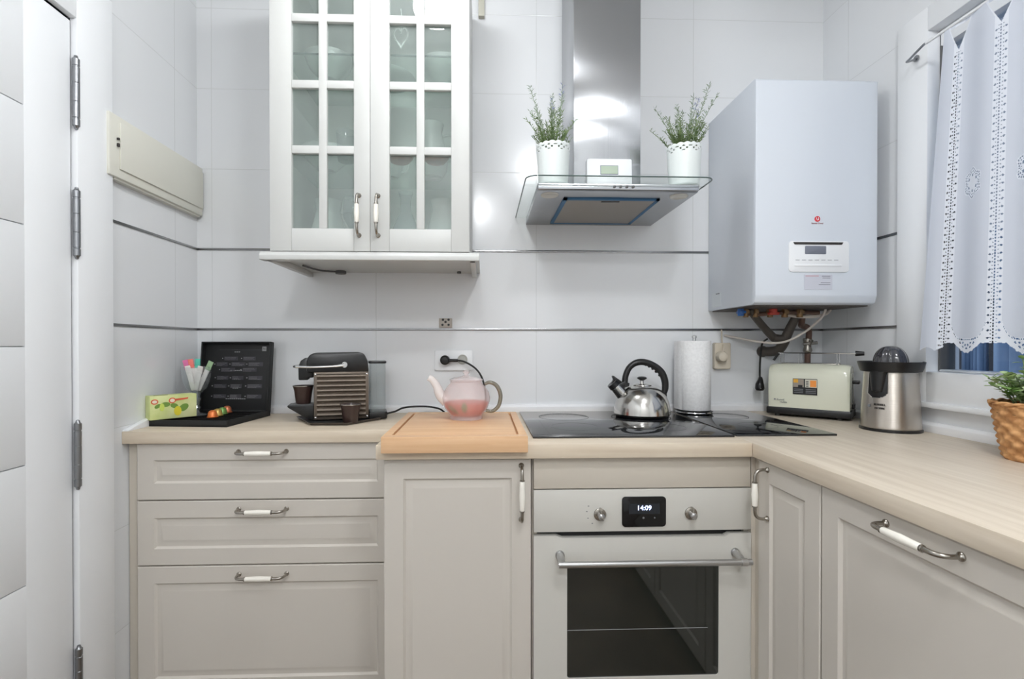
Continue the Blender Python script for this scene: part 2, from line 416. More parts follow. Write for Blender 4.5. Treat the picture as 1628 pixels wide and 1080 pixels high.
# ------------------------------------------------------------------ base cabinets
def bow_handle(m, T, L=.147, out=.034):
    h = L/2
    for s in (-1, 1):
        m.lathe([(.0075, 0), (.0075, .0025), (.005, .005), (.0042, .008)], STEELB, 16, T @ Matrix.Translation((s*h, 0, 0)) @ Matrix.Rotation(PI/2, 4, 'X'))
        m.tube([(s*h, -.006, 0), (s*(h+.0005), -.016, 0), (s*(h-.004), -out+.006, 0), (s*(h-.014), -out, 0), (s*(h-.03), -out-.001, 0)], [.0042, .004, .0042, .0045, .0048], STEELB, 12, T, 5)
        m.lathe([(.0048, 0), (.0066, .001), (.0066, .004), (.0048, .005)], STEELB, 16, T @ Matrix.Translation((s*(h-.030), -out-.001, 0)) @ Matrix.Rotation(-s*PI/2, 4, 'Y'))
    g = h-.032
    m.lathe([(.0052, -g), (.0068, -g+.004), (.0074, -g*.5), (.0085, 0), (.0074, g*.5), (.0068, g-.004), (.0052, g)], PORC, 20, T @ Matrix.Translation((0, -out-.001, 0)) @ Matrix.Rotation(PI/2, 4, 'Y'))
VERT = Matrix.Rotation(PI/2, 4, 'Y')
RING = lambda t, f: [(0, 0), (0, -t+.0025), (.0025, -t), (f, -t), (f+.006, -t+.0065), (f+.013, -t+.0065), (f+.024, -t+.002), (f+.028, -t+.002)]
def framed_door(name, par, x, y, z, w_, h_, t=.019, f=.052, mt=CREAM, rz=0.):
    """framed cupboard front; local front faces -y"""
    o = MB().rings(w_, h_, RING(t, f), mt).obj(name, par); o.location = (x, y, z); o.rotation_euler = (0, 0, rz); return o

# drawer unit, 80 cm, shallow
du = thing('drawer_unit', 'cream base unit of three framed drawers below the coffee machine', 'cabinet', (-1.077, 1.62, 0))
m = MB(); m.box(0, .799, 0, .375, .08, .881, CREAMP); m.box(.0, .799, .03, .05, .0, .08, CREAMP); m.obj('carcass', du)
m = MB(); m.box(-.031, -.001, -.005, .36, .0, .881, CREAMP, .001); m.obj('filler_panel', du)
for z0, z1 in ((.703, .880), (.4985, .6995), (.09, .495)):
    d = framed_door('drawer', du, .0015, 0, z0, .796, z1-z0)
    hm = MB(); bow_handle(hm, Matrix.Translation((.385, -.019, (z1-z0)-.027)) ); hm.obj('handle', d)

# 40 cm door unit
cu = thing('base_cabinet', 'narrow cream base cabinet with one framed door below the beech board', 'cabinet', (-.2695, 1.385, 0))
m = MB(); m.box(0, .402, 0, .60, .08, .881, CREAMP); m.box(0, .402, .04, .06, 0, .08, CREAMP); m.obj('carcass', cu)
d = framed_door('door', cu, .0015, 0, .09, .399, .787, f=.052)
hm = MB(); bow_handle(hm, Matrix.Translation((.372, -.019, .785-.09)) @ VERT); hm.obj('handle', d)

# oven housing with blank strip above
ou = thing('oven_cabinet', 'cream housing cabinet around the built-in oven, plain strip on top', 'cabinet', (.1345, 1.385, 0))
m = MB(); m.box(0, .014, 0, .58, .08, .881, CREAMP); m.box(.5965, .6085, 0, .58, .08, .881, CREAMP); m.box(.014, .5965, .0, .58, .08, .19, CREAMP); m.box(.014, .5965, .3, .58, .80, .881, CREAMP)
m.obj('carcass', ou)
MB().box(.004, .607, -.018, 0, .793, .879, CREAMP, .0015).obj('filler_panel', ou)
MB().box(.004, .607, -.018, 0, .09, .188, CREAM, .0015).obj('drawer', ou)
MB().box(.6088, .6205, -.018, .02, .0, .881, CREAMP).obj('corner_post', ou)

# right-hand run (fronts face -x)
R90 = -PI/2
ru = thing('base_cabinet', 'cream corner base cabinet with a narrow framed door beside the oven', 'cabinet', (.765, 1.337, 0), R90)
# local x -> world -y ; local -y -> world -x
m = MB(); m.box(0, .252, 0, .59, .08, .881, CREAMP); m.box(0, .252, .04, .06, 0, .08, CREAMP); m.obj('carcass', ru)
d = framed_door('door', ru, .0015, 0, .09, .249, .787)
hm = MB(); bow_handle(hm, Matrix.Translation((.045, -.019, .795-.09)) @ VERT, .128); hm.obj('handle', d)
MB().box(-.046, -.001, -.010, .1, .08, .881, CREAMP).obj('corner_post', ru)
du2 = thing('dishwasher', 'integrated dishwasher with wide cream framed front and porcelain bow handle', 'dishwasher', (.765, 1.083, 0), R90)
m = MB(); m.box(0, .498, 0, .59, .08, .881, CREAMP); m.box(0, .498, .04, .06, 0, .08, CREAMP); m.obj('carcass', du2)
d = framed_door('door', du2, .0015, 0, .09, .495, .787)
hm = MB(); bow_handle(hm, Matrix.Translation((.252, -.019, .857-.09)), .147); hm.obj('handle', d)
for k, lab in enumerate(('cream base cabinet with two framed doors, next past the dishwasher', 'cream base cabinet at the far end of the window run behind the camera')):
    y1 = .583-.592*k
    c = thing('base_cabinet', lab, 'cabinet', (.765, y1, 0), R90)
    m = MB(); m.box(0, .59, 0, .59, .08, .881, CREAMP); m.box(0, .59, .04, .06, 0, .08, CREAMP); m.obj('carcass', c)
    for j in (0, 1):
        d = framed_door('door', c, .0015+.295*j, 0, .09, .292, .787)
        hm = MB(); bow_handle(hm, Matrix.Translation((.26 if j == 0 else .032, -.019, .785-.09)) @ VERT); hm.obj('handle', d)

# ------------------------------------------------------------------ oven
ov = thing('oven', 'built-in oven with pale front, bar handle and dark glass window', 'oven', (.138, 1.367, 0))
# local x 0..606, front y=0 faces -y
OW = .606
m = MB(); m.box(.012, OW-.018, .02, .55, .195, .785, BLACKM); m.obj('housing', ov)
cp = MB(); cp.box(.0, OW, 0, .018, .674, .790, OVENW, .002)
for k, a in enumerate((150, 175, 205, 235)):
    cp.box(.182+.036*math.cos(math.radians(a))-.002, .182+.036*math.cos(math.radians(a))+.002, -.0004, .001, .727+.036*math.sin(math.radians(a))-.001, .727+.036*math.sin(math.radians(a))+.001, INK)
cp = cp.obj('control_panel', ov)
ds = MB(); ds.prism(rrect(.243, .365, .687, .770, .010), -.0035, .001, BLACKG, 'xz', .0006)
ds.box(.262, .347, -.0038, -.0034, .723, .751, mat('display_window', (34, 38, 44), .2))
text(ds, '14:09', .0185, DIGIT, Matrix.Translation((.304, -.0042, .739)) @ FRONT, .0002)
ds.lathe([(.0028, 0), (.0028, .0006)], INK, 12, None, (.302, -.0042, .712), True, 'y'); ds.lathe([(.0022, 0), (.0022, .0006)], INK, 12, None, (.333, -.0042, .712), True, 'y')
ds.obj('display', ov)
for xk in (.182, .435):
    k = MB(); T = Matrix.Translation((xk, 0, .722)) @ Matrix.Rotation(PI/2, 4, 'X')
    k.lathe([(.017, 0), (.017, .004), (.013, .006)], STEELB, 28, T); k.lathe([(.0085, .005), (.009, .026), (.006, .03), (0, .031)], STEEL, 24, T)
    k.prism([(xk-.0045, .712), (xk+.0045, .712), (xk+.003, .742), (xk-.003, .742)], -.026, -.004, STEELB, 'xz', .001)
    k.obj('knob', ov)
od = MB()
# door: frame with window opening, top edge cut back to show the vent slit
z0, z1 = .20, .664
gx0, gx1, gz0, gz1 = .092, .515, .271, .583
outer = [(0, z0), (OW, z0), (OW, z1), (OW-.060, z1), (OW-.072, z1-.007), (.080, z1-.007), (.062, z1), (0, z1)]
inner = rrect(gx0, gx1, gz0, gz1, .008)
b = bmesh.new()
def loop(pts, y):
    vs = [b.verts.new((p[0], y, p[1])) for p in pts]; return vs, [b.edges.new((vs[i], vs[(i+1) % len(vs)])) for i in range(len(vs))]
vo, eo = loop(outer, 0); vi, ei = loop(inner, 0)
bmesh.ops.triangle_fill(b, use_beauty=True, use_dissolve=False, edges=eo+ei)
r_ = bmesh.ops.extrude_face_region(b, geom=list(b.faces)); bmesh.ops.translate(b, verts=[v for v in r_['geom'] if isinstance(v, bmesh.types.BMVert)], vec=(0, .02, 0))
bmesh.ops.recalc_face_normals(b, faces=b.faces)
od.bm(b, OVENW); odo = od.obj('door', ov, angle=25)
MB().prism(rrect(gx0-.001, gx1+.001, gz0-.001, gz1+.001, .008), .004, .012, OVENG, 'xz').obj('window_glass', odo)
rk = MB(); rk.box(gx0+.002, gx1-.03, .0028, .0038, .4015, .4028, WINK); rk.obj('rack_line', odo)
hb = MB()
hb.tube([(.062, -.045, .604), (.583, -.045, .604)], .0085, STEEL, 16)
for xx in (.072, .560):
    hb.tube([(xx, 0, .612), (xx, -.02, .610), (xx, -.045, .604)], [.011, .010, .010], STEEL, 14)
    hb.lathe([(.0125, 0), (.0125, .004)], STEEL, 20, Matrix.Translation((xx, 0, .612)) @ Matrix.Rotation(PI/2, 4, 'X'))
hb.tube([(.553, -.045, .604), (.57, -.045, .604)], .0105, CHROME, 16)
hb.obj('handle', odo)

# ------------------------------------------------------------------ hobs
hob = thing('hob', 'wide black glass hob flush in the worktop under the steel kettle', 'hob', (.142, 1.427, WZ))
m = MB(); m.box(0, .585, 0, .535, 0, .006, HOBG, .0012); m.obj('glass_plate', hob)
hk = mat('hob_print', (58, 60, 64), .2)
for cx_, cy_, rr in ((.15, .17, .075), (.15, .39, .09), (.43, .38, .105), (.43, .15, .07)):
    m = MB(); m.lathe([(rr, 0), (rr, .0002), (rr-.0012, .0002), (rr-.0012, 0)], hk, 48, None, (cx_, cy_, .0061), False); m.obj('cooking_zone', hob)
hb2 = thing('hob', 'narrow black glass hob in the corner under the paper towel roll', 'hob', (.738, 1.437, WZ))
m = MB(); m.box(0, .300, 0, .527, 0, .006, HOBG, .0012); m.obj('glass_plate', hb2)
for cy_, rr in ((.38, .08), (.16, .06)):
    m = MB(); m.lathe([(rr, 0), (rr, .0002), (rr-.0012, .0002), (rr-.0012, 0)], hk, 48, None, (.15, cy_, .0061), False); m.obj('cooking_zone', hb2)

# ------------------------------------------------------------------ beech board (hooks over the edge)
bd = thing('chopping_board', 'thick beech chopping board hooked over the worktop edge under the teapot', 'chopping board', (-.266, 1.318, WZ))
BW, BD = .384, .487
m = MB()
m.box(0, BW, .0205, BD, .0012, .017, BEECH)
# top layer split by the juice groove
g0, gw = .022, .007
m.box(0, BW, .0205, g0+.012, .017, .0265, BEECH, .0005); m.box(0, BW, BD-g0, BD, .017, .0265, BEECH, .0008)
m.box(0, g0, g0+.012, BD-g0, .017, .0265, BEECH, .0008); m.box(BW-g0, BW, g0+.012, BD-g0, .017, .0265, BEECH, .0008)
ys = [g0+gw, .13, .21, .30, .39, BD-g0-gw]
m.box(g0+gw, BW-g0-gw, g0+.012+gw, BD-g0-gw, .017, .0262, BEECH, .0008)
m.obj('board', bd)
m = MB(); m.box(0, BW, 0, .0205, -.016, .0265, BEECH, .0012); m.obj('lip', bd)

# ------------------------------------------------------------------ wall cabinet
wc = thing('wall_cabinet', 'white wall cabinet with two glazed lattice doors above the coffee machine', 'cabinet', (-.664, 1.612, 1.478))
CW, CD, CH = .622, .387, 1.0
m = MB()
m.box(0, .018, .002, CD, 0, CH, WCAB, .001); m.box(CW-.018, CW, .002, CD, 0, CH, WCAB, .001)
m.box(.018, CW-.018, CD-.01, CD, 0, CH, WCABIN); m.box(.018, CW-.018, .002, CD-.01, 0, .018, WCABIN); m.box(.018, CW-.018, .002, CD-.01, CH-.018, CH, WCABIN)
m.box(CW/2-.008, CW/2+.008, .002, .02, .018, CH-.018, WCAB)
m.obj('carcass', wc)
SHZ = (.318, .640)
for z in SHZ:
    m = MB(); m.box(.019, CW-.019, .03, CD-.012, z, z+.006, GLASSSH); m.box(.019, CW-.019, .0285, .03, z, z+.006, GLASSE); m.obj('shelf', wc)
m = MB()
m.prism([(-.026, -.026), (-.026, -.012), (-.020, -.004), (-.02, .0), (CD, .0), (CD, -.008), (.012, -.008), (.012, -.026)], -.03, CW+.03, WCAB, 'yz', .0015)
m.obj('bottom_moulding', wc)
MB().box(-.018, -.0, -.01, CD, -.026, -.0082, WCAB, .001).obj('side_skirt', wc); MB().box(CW, CW+.018, -.01, CD, -.026, -.0082, WCAB, .001).obj('side_skirt', wc)
m = MB(); m.cyl((.12, CD-.05, -.020), .020, .012, GREYP); m.tube([(.12, CD-.05, -.012), (.06, CD-.10, -.014), (.03, CD-.2, -.012)], .0035, GREYP, 8, None, 5)
m.obj('cable_entry', wc)
m = MB(); m.cyl((CW-.05, CD-.05, -.016), .008, .008, GREYP, 12); m.obj('screw_cap', wc)
dw = CW/2-.0015; dh = CH-.004
rows = [.0]
for side in (0, 1):
    x0 = .001 if side == 0 else CW/2+.0005
    m = MB(); t = .02
    st = .056 if True else 0
    l0, l1 = (.067, dw-.050) if side == 0 else (.0595, dw-.057)   # glazed field x-range
    zb, zt = .071, dh-.055
    m.box(0, l0, -t, 0, 0, dh, WCAB, .0018); m.box(l1, dw, -t, 0, 0, dh, WCAB, .0018)
    m.box(l0, l1, -t, 0, 0, zb, WCAB, .0018); m.box(l0, l1, -t, 0, zt, dh, WCAB, .0018)
    xm = (l0+l1)/2
    m.box(xm-.0125, xm+.0125, -t+.0008, -.004, zb, zt, WCAB, .002)
    for zr in (.3175, .521, .728, .905):
        for a_, b_ in ((l0, xm-.011), (xm+.011, l1)): m.box(a_, b_, -t+.002, -.004, zr-.0125, zr+.0125, WCAB, .002)
    d = m.obj('door', wc); d.location = (x0, 0, .002)
    MB().box(l0-.004, l1+.004, -.006, -.003, zb-.004, zt+.004, GLASSCAB).obj('pane', d)
    # small bow handle: nickel posts and a porcelain grip
    hx = dw-.034 if side == 0 else .024
    hm = MB(); bow_handle(hm, Matrix.Translation((hx, -t, .112)) @ VERT, .124, .030); hm.obj('handle', d)

# crockery behind the panes
def wc_at(x, y, z): return (-.664+x, 1.612+y, 1.478+z)
def crock(name, label, cat, prof, mt, loc, n=32, solid=.0018, extra=None, group=None):
    m = MB(); m.lathe(prof, mt, n, None, (0, 0, 0), False)
    if extra: extra(m)
    o = m.obj(name, angle=50); o.location = loc
    if solid: md = o.modifiers.new('thick', 'SOLIDIFY'); md.thickness = solid; md.offset = -1
    return tag(o, label, cat, group)
WC = mat('white_crockery', (232, 236, 234), .25)
AMB = glass('amber_glass', (226, 150, 70), 1.2, .05, .35, (190, 120, 60))
cup = [(0, .002), (.022, .0), (.026, .004), (.036, .03), (.041, .062), (.042, .072)]
jug = [(0, .001), (.045, 0), (.062, .03), (.066, .08), (.05, .14), (.04, .18), (.048, .215)]
bowl = [(0, .002), (.03, 0), (.035, .006), (.07, .04), (.085, .075)]
wine = [(0, .0), (.032, .001), (.03, .004), (.005, .008), (.004, .085), (.02, .10), (.036, .13), (.038, .16), (.032, .20)]
tumb = [(0, .003), (.026, .0), (.028, .01), (.033, .10)]
plate = [(0, .003), (.05, 0), (.08, .008), (.105, .02)]
def ear(rr, z0, z1, out):
    return lambda m: m.tube([(rr-.004, 0, z1), (rr+out*.8, 0, z1+.004), (rr+out, 0, (z0+z1)/2), (rr+out*.6, 0, z0+.006), (rr-.008, 0, z0)], .0045, WC, 10, None, 5)
ST = SHZ[0]+.0062; ST2 = SHZ[1]+.0062; SB = .0182
crock('jug', 'tall white jug on the lowest shelf behind the leftmost panes', 'jug', jug, WC, wc_at(.10, .25, SB), extra=ear(.05, .06, .17, .04))
crock('wine_glass', 'stemmed glass on the lowest cabinet shelf beside the tall jug', 'glass', wine, GLASSGOB, wc_at(.215, .16, SB), solid=0)
crock('wine_glass', 'stemmed glass on the lowest cabinet shelf near the door meeting line', 'glass', wine, GLASSGOB, wc_at(.262, .27, SB), solid=0)
crock('carafe', 'clear carafe on the lowest shelf behind the right door', 'carafe', [(0, .002), (.05, 0), (.055, .02), (.05, .10), (.02, .17), (.018, .21), (.026, .24)], GLASSGOB, wc_at(.385, .22, SB), solid=0)
crock('jug', 'pale round jug on the lowest shelf behind the rightmost panes', 'jug', jug, WC, wc_at(.52, .24, SB), extra=ear(.05, .06, .17, .04))
crock('bowl', 'white bowl on the middle shelf at its left end', 'bowl', bowl, WC, wc_at(.11, .20, ST))
crock('tumbler', 'clear tumbler on the middle shelf, left of its twin', 'glass', tumb, GLASSGOB, wc_at(.205, .10, ST), solid=0)
crock('tumbler', 'clear tumbler on the middle shelf, right of its twin', 'glass', tumb, GLASSGOB, wc_at(.262, .12, ST), solid=0)
crock('dish', 'small amber glass dish on the middle shelf, left one', 'dish', [(0, .003), (.03, 0), (.042, .012), (.046, .022)], AMB, wc_at(.385, .10, ST), solid=.002)
crock('dish', 'small amber glass dish on the middle shelf, right one', 'dish', [(0, .003), (.03, 0), (.042, .012), (.046, .022)], AMB, wc_at(.505, .10, ST), solid=.002)
crock('jug', 'white jug with a round handle on the middle shelf behind the right door', 'jug', [(r*.9, z*.9) for r, z in jug], WC, wc_at(.475, .25, ST), extra=ear(.045, .06, .15, .045))
crock('teacup', 'white teacup on the middle shelf behind the central stiles', 'cup', cup, WC, wc_at(.33, .26, ST), extra=ear(.038, .018, .055, .02))
crock('bowl', 'white bowl on the top shelf at its left end', 'bowl', bowl, WC, wc_at(.12, .20, ST2))
crock('plate', 'white plate lying on the top shelf near the middle', 'plate', plate, WC, wc_at(.315, .22, ST2))
crock('bowl', 'white bowl on the top shelf at its right end', 'bowl', bowl, WC, wc_at(.52, .22, ST2))
hr = MB(); pts = []
for k in range(28):
    a = 2*PI*k/28; pts.append((.0022*16*math.sin(a)**3*.62, 0, .0022*(13*math.cos(a)-5*math.cos(2*a)-2*math.cos(3*a)-math.cos(4*a))))
hr.tube(pts, .0028, WC, 8, None, 3, True); hr.tube([(0, 0, .012), (.003, 0, .06), (0, 0, .09)], .001, WC, 6, None, 4)
o = hr.obj('heart_ornament'); o.location = wc_at(.40, .0235, .700); tag(o, 'white wire heart hanging behind the right glazed door', 'ornament')

# ------------------------------------------------------------------ range hood
hd = thing('range_hood', 'stainless steel chimney hood with a flat clear glass canopy', 'range hood', (.42, YB-.001, 1.664))
m = MB()   # body: shallow tray, front face slightly sloped
m.prism([(0, 0), (-.440, 0), (-.452, .004), (-.452, .022), (-.44, .026), (0, .026)], -.25, .252, HOODS, 'yz', .001)
m.obj('body', hd)
m = MB(); m.box(-.155, .155, -.368, -.042, -.0035, -.0002, FILT, .0006); m.box(-.03, .03, -.352, -.343, -.0065, -.0032, GREYP, .001)
fo = m.obj('filter', hd)
m = MB()
for a in ((-.158, .158, -.372, -.360), (-.158, .158, -.050, -.038), (-.158, -.146, -.372, -.038), (.146, .158, -.372, -.038)): m.box(*a, -.0046, -.0002, TAPE)
o = m.obj('tape_border', fo); o['label'] = 'blue protective tape border'
for xx in (-.208, .208):
    m = MB(); m.lathe([(0, -.001), (.022, -.001), (.027, -.003), (.029, 0)], mat('hood_lamp_lens', (205, 205, 198), .25), 28, None, (xx, -.402, 0)); m.obj('lamp', hd)
for k in range(4):
    m = MB(); m.lathe([(.0045, 0), (.0045, .003), (.003, .004)], GREYP, 14, Matrix.Translation((-.0315+.0195*k+.018, -.452, .0125)) @ Matrix.Rotation(PI/2, 4, 'X')); m.obj('button', hd)
m = MB(); m.box(-.106, .128, -.262, -.001, .034, ZC-1.664-.002, HOODS, .0015); m.obj('chimney', hd)
# glass canopy, rounded front corners
gp = [(-.29, -.001)]
gy, gr = -.497, .035
for k in range(9):
    a = PI+PI/2*k/8; gp.append((-.29+gr+gr*math.cos(a), gy+gr+gr*math.sin(a)))
for k in range(9):
    a = 1.5*PI+PI/2*k/8; gp.append((.285-gr+gr*math.cos(a), gy+gr+gr*math.sin(a)))
gp.append((.285, -.001))
m = MB(); m.prism(gp, .0262, .0335, GLASSC, 'xy'); go = m.obj('glass_canopy', hd)
m = MB()
rim = [(p[0], p[1], .030) for p in gp]
for i in range(len(rim)-1):
    pass
m.tube(rim, .0021, GLASSE, 8); m.obj('glass_edge', go)

# room thermostat leaning on the chimney, standing on the canopy
th = thing('thermostat', 'white room thermostat with a small grey screen leaning on the hood chimney', 'thermostat', (.434, 1.726, 1.6985))
Tt = Matrix.Rotation(-.05, 4, 'X')
m = MB(); m.prism(rrect(-.078, .078, 0, .128, .006), -.014, .004, WPLAST, 'xz', .002, Tt); m.obj('casing', th)
m = MB(); m.box(-.032, .030, -.0152, -.0138, .072, .104, GREYD, .0006, Tt); m.box(-.030, .028, -.0158, -.0150, .074, .102, LCD, 0, Tt); m.obj('screen', th)

# ------------------------------------------------------------------ plants on the hood
def pot_plant(label, loc, seed, tall):
    rnd = random.Random(seed)
    t = thing('potted_plant', label, 'plant', loc, 0., 'herb plants on the hood')
    # pot with pierced scalloped rim
    n = 120; H = .125; vs = []; fs = []; rows_ = 50
    def rad(z): return .047+.007*z/H
    for j in range(rows_+1):
        for k in range(n):
            a = 2*PI*k/n; z = H*j/rows_
            if j == rows_: z += .004*abs(math.sin(a*8))
            vs.append((rad(z)*math.cos(a), rad(z)*math.sin(a), z))
    for j in range(rows_):
        for k in range(n):
            a = 2*PI*(k+.5)/n; z = H*(j+.5)/rows_
            u = (a*8/PI) % 2-1
            hole = False
            if z > H-.030:
                for (hu, hz, hr) in ((0, .008, .0021), (.5, .015, .0017), (-.5, .015, .0017), (.96, .009, .0017), (-.96, .009, .0017), (0, .021, .0015)):
                    if (u-hu)**2*(.02*.5)**2+(H-z-hz)**2 < hr**2: hole = True
            if not hole: fs.append((j*n+k, j*n+(k+1) % n, (j+1)*n+(k+1) % n, (j+1)*n+k))
    m = MB(); m.add(vs, fs, CERAM); m.lathe([(0, .001), (.0465, .0)], CERAM, n, None, (0, 0, 0), False)
    o = m.obj('pot', t, angle=60); md = o.modifiers.new('thick', 'SOLIDIFY'); md.thickness = .0022
    m = MB(); m.lathe([(.047, .09), (.046, .097), (0, .10)], SOIL, 32); m.obj('soil', t)
    f = MB()
    def leaf(p, d, L, w, mt):
        d = d.normalized(); s = d.cross(Vector((rnd.random()-.5, rnd.random()-.5, rnd.random()-.5))).normalized()*w
        u = d.cross(s).normalized()*w*.5
        q = p+d*L*.5+Vector((0, 0, L*.06)); e = p+d*L
        f.add([p, q+s, q+u, q-s, e], [(0, 1, 2), (0, 2, 3), (1, 4, 2), (2, 4, 3)], mt)
    for i in range(60):
        a = rnd.uniform(0, 2*PI); r0 = rnd.uniform(0, .034); lean = rnd.uniform(.05, .75)
        H2 = rnd.uniform(.05, .125) if i > 8 else rnd.uniform(.14, tall)
        if i <= 8: lean *= .6
        p0 = Vector((r0*math.cos(a), r0*math.sin(a), .095)); a2 = a+rnd.uniform(-.5, .5)
        pts = []
        for k in range(7):
            s = k/6; pts.append(p0+Vector((math.cos(a2)*lean*H2*s**1.5, math.sin(a2)*lean*H2*s**1.5, H2*s)))
        f.tube(pts, [.0014-.0008*k/6 for k in range(7)], LEAFC if i <= 8 else LEAFA, 5)
        nl = int(H2*400)
        for k in range(nl):
            s = (k+.5)/nl; idx = min(int(s*6), 5); p = pts[idx].lerp(pts[idx+1], s*6-idx)
            b_ = rnd.uniform(0, 2*PI); d = Vector((math.cos(b_), math.sin(b_), rnd.uniform(.3, 1.3)))
            mt = LEAFA
            if i <= 8 and s > .6: mt = LEAFC
            if i in (1, 4) and s > .8: mt = LEAFB
            leaf(p, d, rnd.uniform(.010, .019), .0013, mt)
    f.obj('foliage', t, flat=True)
    return t
pot_plant('leafy herb in a white lace-rim pot on the hood, nearer the wall cabinet', (.226, 1.62, 1.6985), 3, .225)
pot_plant('leafy herb in a white lace-rim pot on the hood, nearer the boiler', (.652, 1.615, 1.6985), 11, .205)

# ------------------------------------------------------------------ boiler
bl = thing('boiler', 'white wall-hung gas boiler with a small display, in the corner by the window', 'boiler', (.907, YB-.002, 1.322))
BWd, BDp, BHt = .418, .352, .755
m = MB()
m.prism([(0, 0), (-.33, 0), (-.344, .006), (-BDp, .030), (-BDp, BHt-.008), (-BDp+.010, BHt), (0, BHt)], 0, BWd, BOILW, 'yz', .004)
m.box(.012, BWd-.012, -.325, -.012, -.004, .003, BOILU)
m.obj('casing', bl)
m = MB(); fy = -BDp
m.prism(rrect(.112, .318, .108, .212, .012), fy-.0035, fy+.001, WPLAST, 'xz', .0015)
m.prism([(.130, .200), (.292, .200), (.296, .2075), (.126, .2075)], fy-.006, fy-.003, INKD, 'xz', .0006)
m.box(.130, .292, fy-.0055, fy-.003, .127, .1345, WPLAST, .001)
for k in range(7): m.box(.134+.022*k, .148+.022*k, fy-.0039, fy-.0034, .1475, .1490, INK)
m.obj('control_flap', bl)
m = MB(); m.prism(rrect(.166, .238, .168, .195, .003), fy-.0048, fy-.0034, GREYD, 'xz', .0004); m.obj('display', bl)
m = MB(); m.box(.166, .262, fy-.0012, fy+.001, .050, .100, mat('grey_sticker', (200, 202, 212), .5))
m.box(.170, .215, fy-.0016, fy-.0011, .094, .0965, mat('pinkish_ink', (196, 150, 158), .6))
for k, (a, b_) in enumerate(((.094, .226), (.088, .228), (.072, .222), (.066, .215))): m.box(b_, .255, fy-.0016, fy-.0011, a, a+.0016, INK)
m.obj('sticker', bl)
m = MB(); m.lathe([(.0095, 0), (.0095, .0015), (.008, .002)], RED, 24, Matrix.Translation((.210, fy, .286)) @ Matrix.Rotation(PI/2, 4, 'X'))
m.tube([(.206, fy-.0025, .291), (.208, fy-.0025, .283), (.213, fy-.0025, .283), (.213, fy-.0025, .291)], .0009, WPLAST, 6, None, 4)
text(m, 'Saunier Duval', .0072, mat('logo_ink', (150, 90, 96), .6), Matrix.Translation((.210, fy-.0006, .2715)) @ FRONT, .0006)
m.obj('logo', bl)
m = MB(); m.box(-.0014, .001, -.11, -.035, .012, .066, mat('rating_plate', (206, 212, 216), .5)); m.box(-.002, -.001, -.10, -.07, .060, .0635, INK); m.obj('rating_plate', bl)
m = MB(); m.prism([(-.26, 0), (-.24, 0), (-.25, -.02)], .03, .05, BLUEP, 'yz', .002); 
m = MB(); m.cyl((.030, -.20, -.030), .011, .028, BLUEP, 16); m.box(.022, .038, -.225, -.18, -.022, -.012, BLUEP, .003); o = m.obj('valve_handle', bl); o['label'] = 'blue valve handle'
m = MB(); m.cyl((.150, -.20, -.024), .014, .02, REDP, 16); m.box(.132, .168, -.212, -.192, -.026, -.016, REDP, .003); o = m.obj('valve_handle', bl); o['label'] = 'red valve handle'
for xx, rr in ((.058, .010), (.095, .009), (.150, .010), (.205, .011), (.262, .011)):
    m = MB(); m.cyl((xx, -.18, -.034), rr, .034, BRASS, 16); m.lathe([(rr*1.5, 0), (rr*1.5, .012)], BRASS, 6, None, (xx, -.18, -.02)); m.obj('pipe_union', bl)
m = MB(); m.tube([(.03, -.18, -.012), (.10, -.17, -.022), (.20, -.18, -.016), (.34, -.17, -.016)], .008, RUST, 10, None, 6); m.obj('manifold_pipe', bl)

# waste pipes under the boiler
wp = thing('waste_pipe', 'dark grey branched waste pipe under the boiler going into the wall', 'pipe', (1.085, 1.93, 1.17))
def rel(pts, o): return [tuple(p[i]-o[i] for i in range(3)) for p in pts]
O = (1.085, 1.93, 1.17)
m = MB()
m.tube(rel([(.985, 1.82, 1.318), (1.0, 1.83, 1.300), (1.075, 1.88, 1.247), (1.128, 1.91, 1.212)], O), [.012, .013, .014, .016], PIPE, 14, None, 5)
m.tube(rel([(1.186, 1.86, 1.316), (1.182, 1.865, 1.29), (1.170, 1.89, 1.235), (1.164, 1.91, 1.195), (1.160, 1.935, 1.168), (1.145, 1.965, 1.160), (1.125, 1.998, 1.160)], O), [.014, .015, .017, .019, .019, .019, .019], PIPE, 14, None, 5)
m.tube(rel([(1.122, 1.905, 1.214), (1.145, 1.902, 1.210), (1.166, 1.90, 1.214)], O), .016, PIPE, 14, None, 4)
m.lathe([(.022, 0), (.022, .010)], PIPE, 20, None, (.043, .0575, -.010), True, 'y')
m.obj('pipe', wp)
gpz = thing('gas_pipe', 'brownish copper gas pipe with a shut-off valve under the boiler', 'pipe', (1.225, 1.955, 1.0))
O = (1.225, 1.955, 1.0)
m = MB(); m.tube(rel([(1.215, 1.87, 1.318), (1.217, 1.88, 1.275), (1.235, 1.91, 1.262), (1.272, 1.93, 1.255), (1.288, 1.945, 1.235), (1.290, 1.955, 1.16), (1.290, 1.96, 1.06), (1.290, 1.985, 1.045), (1.290, 1.998, 1.045)], O), .011, RUST, 14, None, 6); m.obj('pipe', gpz)
m = MB(); m.lathe([(.015, 0), (.017, .006), (.013, .02), (.013, .035), (.017, .048), (.015, .055)], STEELB, 16, None, (.064, 0, .158)); m.tube([(.040, -.01, .19), (.09, -.02, .195)], .006, STEELB, 10); m.tube([(.064, -.015, .185), (.064, -.03, .205)], .004, STEELB, 8); m.obj('valve', gpz)

